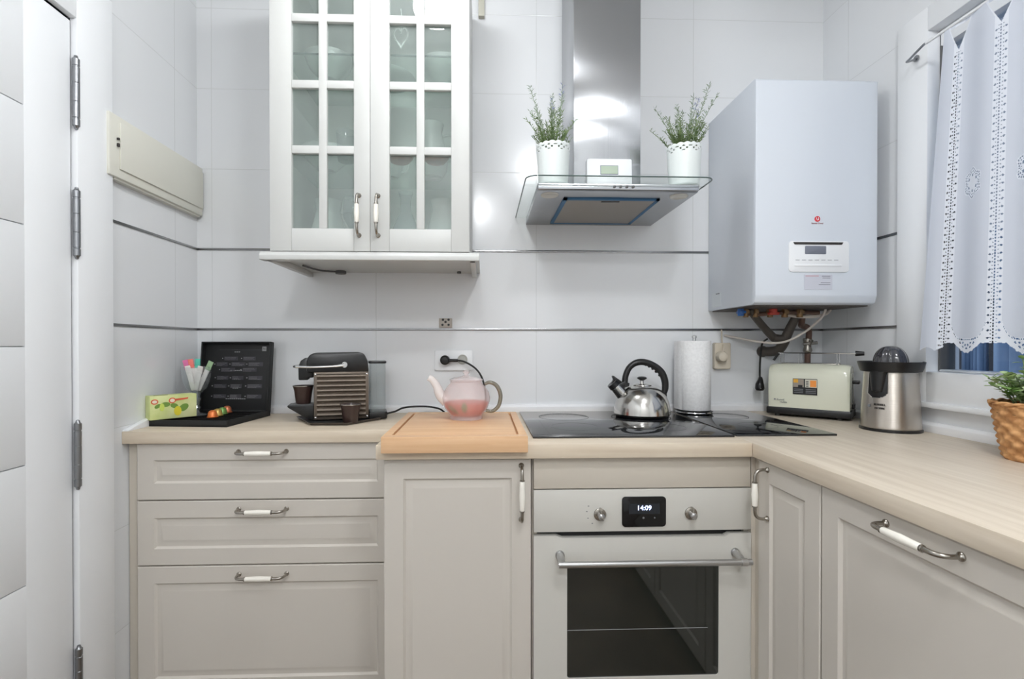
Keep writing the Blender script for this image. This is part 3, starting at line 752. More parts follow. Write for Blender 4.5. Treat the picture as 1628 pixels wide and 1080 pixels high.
def cord(name, label, pts, r, mt, cat='cord', n=8):
    o = MB().tube(pts, r, mt, n, None, 8).obj(name); return tag(o, label, cat)
cord('hose', 'thin white hose drooping from the boiler in front of the dark pipe', [(1.255, 1.80, 1.318), (1.250, 1.82, 1.285), (1.21, 1.86, 1.232), (1.14, 1.88, 1.196), (1.07, 1.93, 1.200), (.985, 1.985, 1.222), (.975, 1.999, 1.224)], .0042, WCABLE, 'hose')
cord('conduit', 'pale short conduit tucked close under the boiler casing', [(1.30, 1.84, 1.317), (1.27, 1.83, 1.300), (1.22, 1.83, 1.292), (1.16, 1.85, 1.296), (1.13, 1.87, 1.315)], .006, WCABLE, 'conduit')
hp = thing('hanging_plug', 'black mains plug dangling on its cable from the dark waste pipe', 'plug', (1.093, 1.945, 1.035))
m = MB(); m.tube(rel([(1.095, 1.90, 1.21), (1.088, 1.925, 1.19), (1.092, 1.945, 1.13), (1.096, 1.955, 1.07), (1.095, 1.95, 1.056)], (1.093, 1.945, 1.035)), .0036, CABLE, 8, None, 6); m.obj('cable', hp)
m = MB(); m.tube([(.002, .004, .024), (.0, .0, .012), (-.004, -.002, -.004), (-.004, -.003, -.02), (-.004, -.003, -.028)], [.006, .010, .016, .017, .012], BLACK, 16, None, 5); 
for s in (-1, 1): m.cyl((-.004+s*.007, -.024, -.018), .0022, .014, CHROME, 10, 'y')
m.obj('plug_body', hp)

# ------------------------------------------------------------------ sockets
def round_face(m, x, z, y, mt, r=.021):
    m.lathe([(r, 0), (r, .003), (r-.003, .004), (r-.004, -.004), (0, -.004)], mt, 32, Matrix.Translation((x, y, z)) @ Matrix.Rotation(PI/2, 4, 'X'))
    for s in (-1, 1): m.cyl((x+s*.0095, y+.002, z), .0026, .004, BLACK, 10, 'y')
so = thing('wall_socket', 'double white wall socket above the teapot, one outlet free', 'socket', (-.115, YB, 1.125))
m = MB(); m.prism(rrect(-.075, .075, -.04, .04, .006), -.010, 0, WPLAST, 'xz', .002); m.obj('plate', so)
m = MB(); round_face(m, .034, .004, -.011, mat('socket_insert', (188, 188, 182), .5), .020); m.obj('outlet', so)
pl = thing('power_plug', 'black mains plug with a black cord curving behind the teapot', 'plug', (-.149, YB-.012, 1.127))
m = MB(); m.lathe([(.019, 0), (.0195, .01), (.018, .022), (.012, .027), (0, .028)], BLACK, 28, Matrix.Rotation(PI/2, 4, 'X'))
m.box(.014, .052, -.024, -.010, -.007, .005, BLACK, .003); m.obj('plug_body', pl)
m = MB(); m.tube(rel([(-.098, 1.971, 1.126), (-.07, 1.968, 1.120), (-.03, 1.965, 1.095), (-.005, 1.962, 1.060), (.008, 1.96, 1.01), (.008, 1.955, .96), (-.01, 1.94, .9255), (-.09, 1.92, .9245), (-.2, 1.93, .9245), (-.235, 1.93, .9245)], (-.149, YB-.012, 1.127)), .0036, CABLE, 8, None, 6); m.obj('cord', pl)
s2 = thing('wall_socket', 'small square metal-rimmed socket above the steel strip over the teapot', 'socket', (-.148, YB, 1.274))
m = MB(); m.box(-.026, .026, -.006, 0, -.020, .018, mat('socket_rim', (176, 168, 158), .4), .002); m.obj('plate', s2)
m = MB()
for a, b_ in ((-.012, -.008), (.012, -.008), (0, .003), (-.010, .012), (.012, .012)): m.lathe([(.0048, 0), (.0048, .001)], BLACK, 12, None, (a, -.007, b_), True, 'y')
m.obj('pin_holes', s2)
s3 = thing('wall_socket', 'old ivory surface socket beside the paper towel roll', 'socket', (.955, YB, 1.14))
m = MB(); m.prism(rrect(-.030, .036, -.05, .055, .006), -.022, 0, IVORY, 'xz', .003); m.obj('box', s3)
m = MB(); m.lathe([(.020, 0), (.022, .02), (.018, .030), (.010, .034), (0, .034)], IVORY, 28, Matrix.Translation((-.008, -.022, .0)) @ Matrix.Rotation(PI/2, 4, 'X')); m.tube([(-.008, -.045, .018), (.0, -.035, .04), (.005, -.012, .055), (.005, -.006, .108)], .003, IVORY, 8, None, 5); m.obj('plug', s3)

# small conduit beside the wall cabinet top
o = MB().box(-.018, .006, YB-.022, YB-.0005, 2.475, 2.598, mat('conduit_cover', (192, 190, 176), .5), .002).obj('wall_conduit'); tag(o, 'pale cable conduit running up the wall beside the glazed cabinet', 'conduit')

# ------------------------------------------------------------------ fuse box on the side wall
fb = thing('fuse_box', 'wide beige fuse box with a flap mounted on the side tiles', 'fuse box', (XL, 1.505, 1.685))
m = MB(); m.box(0, .026, 0, .488, 0, .184, BEIGEP, .004); m.box(0, .018, .03, .48, -.006, .002, BEIGEP); m.obj('housing', fb)
m = MB(); m.box(.026, .031, .040, .484, .026, .166, BEIGEP, .0018); m.obj('flap', fb)
m = MB(); m.box(.027, .0325, .028, .034, .110, .116, INKD); m.box(.027, .0325, .028, .034, .090, .100, INKD); m.obj('catch', fb)

# ------------------------------------------------------------------ coffee capsule box
cb = thing('capsule_box', 'open black coffee capsule box with its printed lid upright, in the corner', 'box', (-.950, 1.805, WZ), math.radians(-6))
m = MB(); w2, d2 = .136, .134
m.box(-w2, w2, -d2, d2, 0, .006, BLACKM); m.box(-w2, w2, -d2, -d2+.006, 0, .021, BLACKM, .001); m.box(-w2, w2, d2-.006, d2, 0, .021, BLACKM, .001)
m.box(-w2, -w2+.006, -d2+.006, d2-.006, 0, .021, BLACKM, .001); m.box(w2-.006, w2, -d2+.006, d2-.006, 0, .021, BLACKM, .001); m.obj('tray', cb)
m = MB()
for k in range(6): m.box(-w2+.008, w2-.008, -.115+.045*k, -.112+.045*k, .006, .017, BLACK)
m.obj('dividers', cb)
m = MB(); T = Matrix.Translation((0, d2, .012)) @ Matrix.Rotation(-.10, 4, 'X')
m.box(-w2, w2, -.003, .003, 0, .266, BLACKM, .001, T)
for a in ((-w2, -w2+.005, 0, .266), (w2-.005, w2, 0, .266), (-w2, w2, .261, .266)): m.box(a[0], a[1], -.024, 0, a[2], a[3], BLACKM, .001, T)
lid = m.obj('lid', cb)
m = MB(); rnd = random.Random(5); yy = -.0036
def bar(x0, x1, z, h, mt): m.box(x0, x1, yy-.0002, yy+.0003, z, z+h, mt, 0, T)
DG = mat('print_grey', (66, 64, 70), .6)
bar(-.075, .095, .236, .0016, DG)
for k, (zh, title) in enumerate(((.216, .03), (.145, .055), (.112, .024), (.078, .03), (.038, .08))):
    for q in range(int(title/.008)): bar(.0-title/2+q*.008, .0-title/2+q*.008+.006, zh+.011, .003, WINK)
for zr, cells in ((.196, ((-.055, .0), (.02, .07))), (.174, ((-.085, -.04), (-.025, .03), (.042, .10))), (.153, ((-.065, -.01), (.02, .075))), (.122, ((-.08, -.035), (-.02, .025), (.045, .10))), (.091, ((-.09, -.04), (-.025, .02), (.042, .10))), (.052, ((-.09, -.04), (-.025, .02), (.042, .10)))):
    for a, b_ in cells:
        bar(a, b_, zr, .015, DG)
        for q in range(3): bar(a+.002, a+.002+(b_-a)*rnd.uniform(.5, .9), zr+.002+.0045*q, .0012, WINK)
        bar(a-.008, a-.004, zr+.006, .004, WINK)
m.obj('print', lid)
m = MB(); m.box(.094, .110, yy-.0004, yy+.0003, .232, .249, WINK, 0, T); text(m, 'N', .013, INKD, T @ Matrix.Translation((.102, yy-.0008, .2405)) @ FRONT, .0003); m.obj('logo', lid)

# capsules in the tray
capm = [mat('capsule_orange', (224, 122, 60), .3, .3), mat('capsule_gold', (206, 172, 96), .3, .4), mat('capsule_green', (120, 160, 84), .3, .3), mat('capsule_copper', (206, 122, 84), .3, .4)]
capl = ['orange coffee capsule, frontmost in the black tray', 'gold coffee capsule, second from the front in the black tray', 'green coffee capsule, third from the front in the black tray', 'copper coffee capsule, nearest the upright lid']
for k in range(4):
    m = MB(); m.lathe([(0, 0), (.018, 0), (.0185, .001), (.0155, .002), (.0135, .016), (.010, .021), (.005, .0235), (0, .024)], capm[k], 24)
    o = m.obj('coffee_capsule', angle=40); o.location = (-.934-.004*k, 1.772+.041*k, WZ+.0175); tag(o, capl[k], 'capsule', 'coffee capsules in the black tray')

# tea box
tb = thing('tea_box', 'pale green tea carton with lemon and leaf print, left of the goblet', 'box', (-1.078, 1.668, WZ+.0215), math.radians(49))
TG = noise_color(mat('tea_carton', (206, 214, 140), .5), (196, 208, 128), (222, 226, 170), (1, 1, 1), 14.)
m = MB(); L = .138; m.box(0, L, 0, .045, 0, .078, TG, .001)
m.obj('carton', tb)
m = MB()
def blob(cx, cz, rx, rz_, mt, y=-.0006, n=18, th=0.):
    pts = [(cx+rx*math.cos(2*PI*k/n)*math.cos(th)-rz_*math.sin(2*PI*k/n)*math.sin(th), cz+rx*math.cos(2*PI*k/n)*math.sin(th)+rz_*math.sin(2*PI*k/n)*math.cos(th)) for k in range(n)]
    m.prism(pts, y, .001, mt, 'xz')
LEM = mat('lemon_print', (218, 204, 52), .5); LG = mat('leaf_print', (112, 148, 62), .5); OR = mat('emblem_print', (214, 96, 62), .5); PALE = mat('pale_print', (238, 226, 206), .5); LG2 = mat('pear_print', (198, 214, 96), .5)
blob(.080, .024, .011, .016, LEM, -.0012); blob(.098, .034, .016, .011, LG, -.0008, th=.6); blob(.070, .042, .012, .008, LG, -.0008, th=-.4)
blob(.034, .040, .007, .013, LG2, -.0012); blob(.044, .048, .014, .008, LG, -.0008); blob(.022, .044, .010, .006, LG, -.0008, th=.5)
blob(.013, .059, .0105, .0085, OR, -.001); blob(.013, .059, .007, .005, PALE, -.0014)
blob(.064, .060, .0105, .0095, OR, -.001); blob(.064, .060, .007, .006, PALE, -.0014)
m.prism([(.074, .058), (.110, .062), (.112, .067), (.074, .065)], -.001, .001, OR, 'xz')
m.obj('print', tb)
m = MB(); m.box(.015, .055, .012, .018, .0776, .0786, BLACKM); m.obj('slot', tb)

# goblet with sugar sticks
gb = thing('goblet', 'cut-glass goblet of sugar sticks in front of the black lid', 'goblet', (-1.018, 1.825, WZ+.0175))
m = MB(); m.lathe([(0, .0), (.034, .0005), (.035, .003), (.012, .009), (.009, .018), (.014, .026), (.009, .034), (.012, .048), (.016, .058), (.010, .066), (.016, .078), (.033, .095), (.043, .12), (.047, .150), (.0485, .172)], GLASSGOB, 24, None, (0, 0, 0), False)
o = m.obj('glass', gb, flat=True)
stk = [((255, 255, 255), 'white sugar stick, upright at the rim'), ]
SW = mat('sachet_white', (238, 232, 226), .6); SP = mat('sachet_pink', (224, 120, 170), .6); SR = mat('sachet_coral', (240, 130, 120), .6); ST_ = mat('sachet_teal', (90, 190, 170), .6); SG = mat('sachet_green', (150, 180, 140), .6)
sticks = [(-.024, .0, -.28, 0., SP, 'pink'), (-.008, .004, -.14, .05, SR, 'coral'), (.006, -.006, .02, -.05, ST_, 'teal'), (.016, .004, .42, .0, SG, 'green'), (-.014, -.012, -.2, .1, SW, 'plain'), (.008, -.016, .26, .12, SW, 'plain')]
labs = ['sugar stick with a pink tip in the goblet', 'sugar stick with a coral tip in the goblet', 'sugar stick with a teal tip in the goblet', 'green-banded sugar stick leaning outward from the goblet', 'plain white sugar stick leaning towards the side wall in the goblet', 'plain white sugar stick leaning towards the black lid in the goblet']
for (sx, sy, ax, ay, mt, nm), lab in zip(sticks, labs):
    m = MB(); T = Matrix.Translation((sx*.35, sy*.5, .088)) @ Matrix.Rotation(ax, 4, 'Y') @ Matrix.Rotation(ay, 4, 'X')
    Ls = .112 if nm != 'plain' else .09
    m.box(-.0085, .0085, -.003, .003, 0, Ls*.78, SW, .0022, T); m.box(-.009, .009, -.0012, .0012, Ls*.76, Ls, mt, .0004, T); m.box(-.009, .009, -.0034, .0034, Ls*.70, Ls*.78, mt, .0012, T)
    o = m.obj('sugar_stick'); o.location = (-1.018, 1.825, WZ+.0175); tag(o, lab, 'sugar stick', 'sugar sticks in the goblet')

# ------------------------------------------------------------------ coffee machine on its tray
tr_ = MB()
def off(poly, s, c): return [(c[0]+(p[0]-c[0])*s, c[1]+(p[1]-c[1])*s) for p in poly]
tp = [(-.672, 1.835), (-.572, 1.675), (-.445, 1.672), (-.36, 1.80), (-.352, 1.93), (-.60, 1.95)]
tc_ = (-.51, 1.81)
tr_.prism(off(tp, .93, tc_), 0, .004, BLACKM, 'xy'); 
A = [(p[0], p[1], .0) for p in off(tp, .93, tc_)]; B_ = [(p[0], p[1], .009) for p in tp]; C_ = [(p[0], p[1], .009) for p in off(tp, .975, tc_)]; D_ = [(p[0], p[1], .0041) for p in off(tp, .92, tc_)]
vs = A+B_+C_+D_; n = 6; fs = []
for r_i in range(3):
    for k in range(n): fs.append((r_i*n+k, r_i*n+(k+1) % n, (r_i+1)*n+(k+1) % n, (r_i+1)*n+k))
tr_.add(vs, fs, mat('tray_brown', (70, 62, 56), .4))
o = tr_.obj('serving_tray', angle=20); o.location = (0, 0, WZ+.0005); tag(o, 'dark hexagonal tray carrying the coffee machine', 'tray')

cm = thing('coffee_machine', 'compact black capsule coffee machine with bronze ribbed side panels', 'coffee machine', (-.513, 1.815, WZ+.0048), math.radians(13)); cm.scale = (.93, .95, 1)
hw = .052
m = MB()  # black core body
m.box(-.088, .108, -hw+.004, hw-.004, .002, .165, BLACKM, .004)
m.obj('core', cm)
# top shell: rounded profile
prof = [(-.086, .148), (-.086, .150), (-.118, .150)]
top = [(-.090, .166), (-.112, .168), (-.1125, .206), (-.104, .226), (-.088, .234), (.070, .2365), (.092, .230), (.106, .205), (.110, .166)]
m = MB(); m.prism(top, -hw, hw, BLACKG if False else BLACK, 'xz', .006); m.obj('top_shell', cm)
m = MB(); m.prism([(-.142, .140), (-.108, .140), (-.108, .148), (-.09, .148), (-.09, .215), (-.118, .218), (-.134, .208), (-.143, .188)], -.034, .034, BLACK, 'xz', .004); m.obj('brew_head', cm)
for s in (-1, 1):
    m = MB(); y0 = s*(hw+.001)
    pv = []; N = 9
    za, zb_ = .012, .162
    m.box(-.087, .109, min(y0, y0-s*.006), max(y0, y0-s*.006), .004, .168, BRONZE, .002)
    rib = [( -.0, za)]
    for k in range(N):
        z_ = za+(zb_-za)*k/N; zz = (zb_-za)/N
        m.prism([(y0, z_), (y0+s*.006, z_+zz*.45), (y0+s*.005, z_+zz*.75), (y0, z_+zz*.98)], -.076, .098, BRONZE, 'yz')
    for xx in (-.081, .103):
        for z_ in (.011, .160): m.lathe([(.004, 0), (.0035, .002), (0, .003)], CHROME, 12, Matrix.Translation((xx, y0, z_)) @ Matrix.Rotation(s*-PI/2, 4, 'X'))
    m.obj('side_panel', cm)
m = MB(); m.prism([(-.088, .004), (-.112, .008), (-.178, .048), (-.180, .055), (-.088, .055)], -.045, .045, BLACK, 'xz', .003); m.box(-.165, -.095, -.038, .038, .0545, .0565, GREYP, .001); m.obj('drip_tray', cm)
m = MB()
for s in (-1, 1):
    m.tube([(.02, s*(hw+.004), .192), (-.02, s*(hw+.004), .188), (-.10, s*(hw+.002), .186), (-.150, s*.038, .187)], [.007, .0042, .0042, .0045], CHROME, 10, None, 4)
    m.lathe([(.011, 0), (.012, .004), (.010, .007)], CHROME, 20, Matrix.Translation((.022, s*(hw), .193)) @ Matrix.Rotation(-s*PI/2, 4, 'X'))
m.tube([(-.150, -.038, .187), (-.158, -.02, .187), (-.160, 0, .187), (-.158, .02, .187), (-.150, .038, .187)], .0048, CHROME, 10, None, 4)
m.obj('lever', cm)
m = MB(); m.prism(rrect(.112, .172, -.045, .045, .012), .024, .196, TANKG, 'xy'); m.obj('water_tank', cm)
m = MB(); m.prism(rrect(.108, .175, -.048, .048, .012), .196, .204, BLACK, 'xy', .002); m.obj('tank_lid', cm)
m = MB(); m.prism(rrect(.105, .178, -.048, .048, .010), .0, .023, BLACK, 'xy', .002); m.obj('tank_base', cm)
m = MB(); CMI = (Matrix.Translation((-.513, 1.815, WZ+.0048)) @ Matrix.Rotation(math.radians(13), 4, 'Z') @ Matrix.Diagonal((.93, .95, 1, 1))).inverted()
m.tube(rel([(-.352, 1.86, .935), (-.325, 1.88, .940), (-.30, 1.90, .950), (-.26, 1.92, .9525), (-.21, 1.935, .950), (-.17, 1.95, .940), (-.15, 1.955, .926)], (0, 0, 0)), .0035, CABLE, 8, CMI, 6)
o = m.obj('power_cord', cm)
def espresso(loc, label):
    t = thing('espresso_cup', label, 'cup', loc, 0, 'brown espresso cups')
    m = MB(); m.lathe([(0, .002), (.023, 0), (.0245, .002), (.030, .045), (.0345, .062), (.0335, .0625), (.029, .046), (.023, .004), (0, .004)], CAP, 32); m.obj('cup', t, angle=50)
    m = MB(); m.lathe([(.0352, .0605), (.0356, .0615), (.0345, .0635), (.0328, .0625)], STEELB, 32, None, (0, 0, 0), False); m.obj('rim', t)
cT = Matrix.Translation((-.513, 1.815, 0)) @ Matrix.Rotation(math.radians(13), 4, 'Z')
p = cT @ Vector((-.120, 0, 0)); espresso((p.x, p.y, WZ+.0048+.0568), 'brown espresso cup standing on the coffee machine drip tray')
espresso((-.446, 1.712, WZ+.0052), 'brown espresso cup standing in front of the ribbed side panel')

# ------------------------------------------------------------------ teapot
tp_ = thing('teapot', 'glass teapot of pink fruit tea standing on the beech board', 'teapot', (-.055, 1.645, WZ+.0265))
m = MB(); prof = [(0, .010), (.046, .009), (.050, .0), (.052, .0), (.052, .010), (.058, .020), (.070, .036), (.077, .056), (.078, .070), (.073, .088), (.062, .104), (.052, .115), (.050, .121), (.053, .124)]
m.lathe(prof, GLASSTP, 48, None, (0, 0, 0), False); m.obj('body', tp_, angle=60)
m = MB(); m.lathe([(0, .0122), (.048, .0122), (.054, .021), (.066, .037), (.0725, .054), (0, .0545)], TEA, 48); m.obj('tea', tp_, angle=60)
m = MB()
m.lathe([(.050, .1245), (.054, .1245), (.054, .128), (.040, .134), (.015, .138), (.007, .142), (.010, .148), (.012, .153), (.006, .158), (0, .1585)], GLASSTP, 40, None, (0, 0, 0), True); m.obj('lid', tp_, angle=60)
m = MB(); m.tube([(-.062, 0, .058), (-.084, 0, .078), (-.096, 0, .106), (-.110, 0, .126), (-.122, 0, .134)], [.022, .017, .013, .011, .0105], glass('spout_glass', (255, 250, 250), 1.5, .03, .62, (244, 238, 234)), 20, None, 6, False, False); m.obj('spout', tp_)
m = MB(); m.tube([(.060, 0, .112), (.078, 0, .118), (.100, 0, .106), (.112, 0, .076), (.106, 0, .042), (.086, 0, .024), (.064, 0, .026)], [.005, .0065, .007, .007, .0065, .006, .005], glass('handle_glass', (190, 186, 172), 2., .05, .35, (160, 152, 138)), 14, None, 6); m.obj('handle', tp_)
m = MB()
def tr_at(az, z):
    pr_ = [(.010, .052), (.020, .058), (.036, .070), (.056, .077), (.070, .078), (.088, .073)]
    for (z0_, r0_), (z1_, r1_) in zip(pr_, pr_[1:]):
        if z <= z1_: rr = r0_+(r1_-r0_)*(z-z0_)/(z1_-z0_); break
    rr -= .0015; return (rr*math.sin(az), -rr*math.cos(az), z)
for az, z_, w_, h_, lean in ((-.05, .022, .13, .040, .0), (-.42, .018, .16, .030, -.35), (-.62, .026, .12, .026, -.2)):
    for sgn in (-1, 1):
        L_ = [tr_at(az+lean*k/6+sgn*w_*math.sin(PI*k/6), z_+h_*k/6) for k in range(7)]; C0 = [tr_at(az+lean*k/6, z_+h_*k/6) for k in range(7)]
        m.add(C0+L_, [(k, k+1, k+8, k+7) for k in range(6)], PETG, None)
m.lathe([(0, 0), (.016, 0), (.016, .004), (0, .004)], ORNG, 20, Matrix.Translation((.0, -.034, .014))); m.lathe([(0, 0), (.014, 0), (.014, .004), (0, .004)], ORNG, 20, Matrix.Translation((-.028, -.03, .0145)))
o = m.obj('fruit_and_leaves', tp_)

# ------------------------------------------------------------------ kettle
kt = thing('kettle', 'shiny steel whistling kettle with black arched handle on the hob', 'kettle', (.588, 1.842, WZ+.0062))
m = MB(); m.lathe([(0, .0), (.094, .0), (.098, .003), (.098, .006)], BLACK, 56); m.lathe([(.098, .004), (.103, .009), (.102, .018), (.1005, .030), (.096, .050), (.086, .073), (.070, .093), (.052, .105), (.034, .110)], KETS, 64, None, (0, 0, 0), False)
m.obj('body', kt, angle=50)
m = MB(); m.lathe([(.036, .1085), (.034, .113), (.015, .118), (.007, .119), (.006, .128)], KETS, 40, None, (0, 0, 0), True); lo = m.obj('lid', kt, angle=50)
m = MB(); m.lathe([(.006, .128), (.010, .131), (.017, .135), (.018, .139), (.012, .143), (0, .144)], BLACK, 28); m.obj('knob', lo, angle=50)
m = MB(); m.tube([(-.070, 0, .074), (-.088, 0, .094), (-.104, 0, .112)], [.024, .022, .020], KETS, 24, None, 4); m.obj('spout', kt)
m = MB(); m.tube([(-.100, 0, .107), (-.112, 0, .120)], [.022, .021], BLACK, 20); m.prism([(-.119, .110), (-.108, .132), (-.113, .146), (-.107, .147), (-.075, .124), (-.092, .108)], -.009, .009, BLACK, 'xz', .003); m.obj('whistle', kt)
m = MB(); m.tube([(-.062, 0, .106), (-.064, 0, .124), (-.060, 0, .150), (-.046, 0, .178), (-.020, 0, .195), (.012, 0, .196), (.045, 0, .183), (.072, 0, .160), (.085, 0, .130), (.087, 0, .100), (.082, 0, .078)], [.012, .011, .011, .011, .012, .012, .012, .013, .013, .012, .009], BLACK, 16, None, 6)
for k in range(5): m.lathe([(0, -.006), (.0055, -.003), (.0055, .003), (0, .006)], BLACK, 10, Matrix.Translation((.014+.013*k, 0, .1875-.0050*k-.0012*k*k)))
m.prism([(-.078, .098), (-.050, .108), (-.048, .120), (-.072, .124), (-.092, .115)], -.011, .011, BLACK, 'xz', .003)
m.obj('handle', kt)
m = MB(); m.box(.050, .090, -.012, .012, .068, .080, BLACKM, .003, Matrix.Rotation(0, 4, 'Y')); m.tube([(.084, -.006, .092), (.078, -.006, .070), (.088, -.006, .048)], .004, BLACKM, 8, None, 4); m.obj('handle_bracket', kt)

# ------------------------------------------------------------------ paper towel roll on stand
pt = thing('paper_towel_roll', 'white paper towel roll on a chrome-based stand', 'paper towel', (.812, 1.908, WZ+.0062))
m = MB(); m.lathe([(0, 0), (.066, 0), (.068, .004), (.064, .009), (.02, .011), (.0, .011)], BLACK, 40); m.lathe([(.0685, .002), (.0695, .004), (.0685, .007)], CHROME, 40, None, (0, 0, 0), False); m.obj('stand_base', pt)
m = MB(); m.cyl((0, 0, .010), .006, .277, CHROME, 16); m.lathe([(0, 0), (.009, .004), (.009, .012), (0, .016)], CHROME, 16, None, (0, 0, .283)); m.obj('stand_rod', pt)
m = MB(); sp = []
m.lathe([(.022, .012), (.058, .012), (.060, .014), (.060, .274), (.058, .276), (.022, .276), (.022, .012)], PAPER, 56, None, (0, 0, 0), False)
vs = []; fs = []
for k in range(13):
    a = math.radians(200)-k*.075; r = .0605+.0004*k+(max(0, k-6)**2)*.00025
    for z in (.0135, .2745): vs.append((r*math.cos(a), r*math.sin(a), z))
for k in range(12): fs.append((2*k, 2*k+2, 2*k+3, 2*k+1))
m.add(vs, fs, PAPER); m.obj('roll', pt, angle=50)

# ------------------------------------------------------------------ toaster
ts = thing('toaster', 'cream long-slot toaster with a printed sticker beneath the boiler', 'toaster', (1.273, 1.702, WZ), math.radians(137.5))
# local x runs from near (right) end to far-left end; local +y faces camera side after rotation
TL, TD = .256, .122
# camera-facing long side is at local y = 0 ; depth goes to negative y
m = MB(); m.box(-.006, TL+.006, -TD-.004, .004, .008, .034, BLACK, .004)
for xx in (.03, TL-.03):
    for yy_ in (-.012, -TD+.012): m.cyl((xx, yy_, 0), .010, .010, BLACK, 14)
m.obj('base', ts)
n = 18; sec = []
prof = [(0, .034), (.001, .15), (-.006, .176), (-.020, .192), (-.038, .198)]
hull = []
def shell(x, k):
    return x
b = bmesh.new()
poly = [(.0, .034), (.003, .10), (.0, .155), (-.006, .176), (-.018, .191), (-.034, .196), (-TD+.034, .196), (-TD+.018, .191), (-TD+.006, .176), (-TD, .155), (-TD-.003, .10), (-TD, .034)]
xs = [(0, .93, .955), (.006, .97, .98), (.018, .99, .995), (.04, 1, 1), (TL/2, 1, 1.012), (TL-.04, 1, 1), (TL-.018, .99, .995), (TL-.006, .97, .98), (TL, .93, .955)]
loops = []
for x, sy, sz in xs:
    loops.append([b.verts.new((x, -TD/2+(y+TD/2)*sy, .034+(z-.034)*sz)) for y, z in poly])
for i in range(len(loops)-1):
    for k in range(len(poly)):
        k2 = (k+1) % len(poly); b.faces.new((loops[i][k], loops[i][k2], loops[i+1][k2], loops[i+1][k]))
b.faces.new(loops[0]); b.faces.new(loops[-1][::-1])
bmesh.ops.recalc_face_normals(b, faces=b.faces)
m = MB(); m.bm(b, TOAST); m.obj('body', ts, angle=45)
m = MB(); m.box(.035, TL-.035, -TD/2-.022, -TD/2+.022, .1955, .1985, STEELB, .001); m.box(.045, TL-.045, -TD/2-.014, -TD/2+.014, .1975, .1992, BLACK); m.obj('slot', ts)
m = MB(); zt_ = .236
for yy_ in (-.030, -TD+.030): m.tube([(-.012, yy_, zt_), (TL-.03, yy_, zt_)], .0017, CHROME, 8)
for xx in (.03, .075, .12, .165, .21): m.tube([(xx, -.030, zt_), (xx, -TD+.030, zt_)], .0013, CHROME, 6)
for xx in (.04, .16, TL-.035):
    for yy_ in (-.030, -TD+.030): m.tube([(xx, yy_, zt_), (xx, yy_, .194)], .0015, CHROME, 6)
m.tube([(TL-.03, -.030, zt_), (TL-.03, -TD+.030, zt_)], .0017, CHROME, 8); m.tube([(-.012, -.030, zt_), (-.012, -TD+.030, zt_)], .0017, CHROME, 8)
rko = m.obj('bun_rack', ts)
m = MB(); m.tube([(-.010, -TD/2, zt_), (-.036, -TD/2, zt_)], [.0095, .007], BLACK, 14); m.obj('rack_knob', rko)
m = MB(); m.tube([(TL-.028, -.03, zt_-.002), (TL-.012, -.028, .208)], .0045, BLACK, 10); m.obj('rack_foot', rko)
m = MB(); m.box(-.0025, .006, -TD+.03, -.03, .045, .165, mat('toaster_end_panel', (178, 180, 168), .35), .002); m.box(-.0035, -.001, -TD/2-.0016, -TD/2+.0016, .06, .15, BLACK); m.obj('end_panel', ts)
m = MB(); m.box(-.024, -.002, -TD/2-.017, -TD/2+.017, .128, .140, BLACK, .003); m.obj('lever', ts)
m = MB(); m.box(-.010, -.002, -TD/2-.02, -TD/2+.02, .040, .056, BLACK, .002); m.obj('dial', ts)
m = MB()
SK = lambda x0, x1, z0, z1, mt, o_=.0: m.box(TL-x1, TL-x0, .003+.0000+o_, .0046+o_, z0, z1, mt)
SK(.083, .160, .085, .143, BLACKM); SK(.084, .118, .112, .141, mat('sticker_photo', (150, 140, 128), .5), .0003); SK(.085, .100, .128, .141, mat('sticker_yellow', (224, 168, 60), .5), .0006)
SK(.100, .114, .110, .120, BLACKM, .0006); SK(.122, .159, .112, .141, mat('sticker_white', (206, 204, 190), .5), .0003); SK(.138, .157, .114, .138, mat('sticker_orange', (240, 150, 66), .5), .0006)
for q in range(4): SK(.125, .133, .114+.006*q, .117+.006*q, INKD, .0006)
for q in range(3): SK(.087, .116, .091+.006*q, .0935+.006*q, INK, .0004); SK(.124, .156, .091+.006*q, .0935+.006*q, INK, .0004)
m.obj('sticker', ts)
m = MB(); T = Matrix.Translation((TL-.030, .0034, .062)) @ Matrix.Rotation(PI, 4, 'Z') @ FRONT
text(m, 'Russell', .009, INK, T, .0005, 'LEFT'); text(m, 'Hobbs', .009, INK, T @ Matrix.Translation((.010, -.0085, 0)), .0005, 'LEFT')
m.lathe([(.003, 0), (.003, .0006)], INK, 12, None, (TL-.023, .0030, .063), True, 'y'); m.obj('lettering', ts)

# ------------------------------------------------------------------ juicer
ju = thing('citrus_juicer', 'brushed steel citrus juicer with black bowl and smoky dome by the window', 'juicer', (1.281, 1.537, WZ), math.radians(-40))
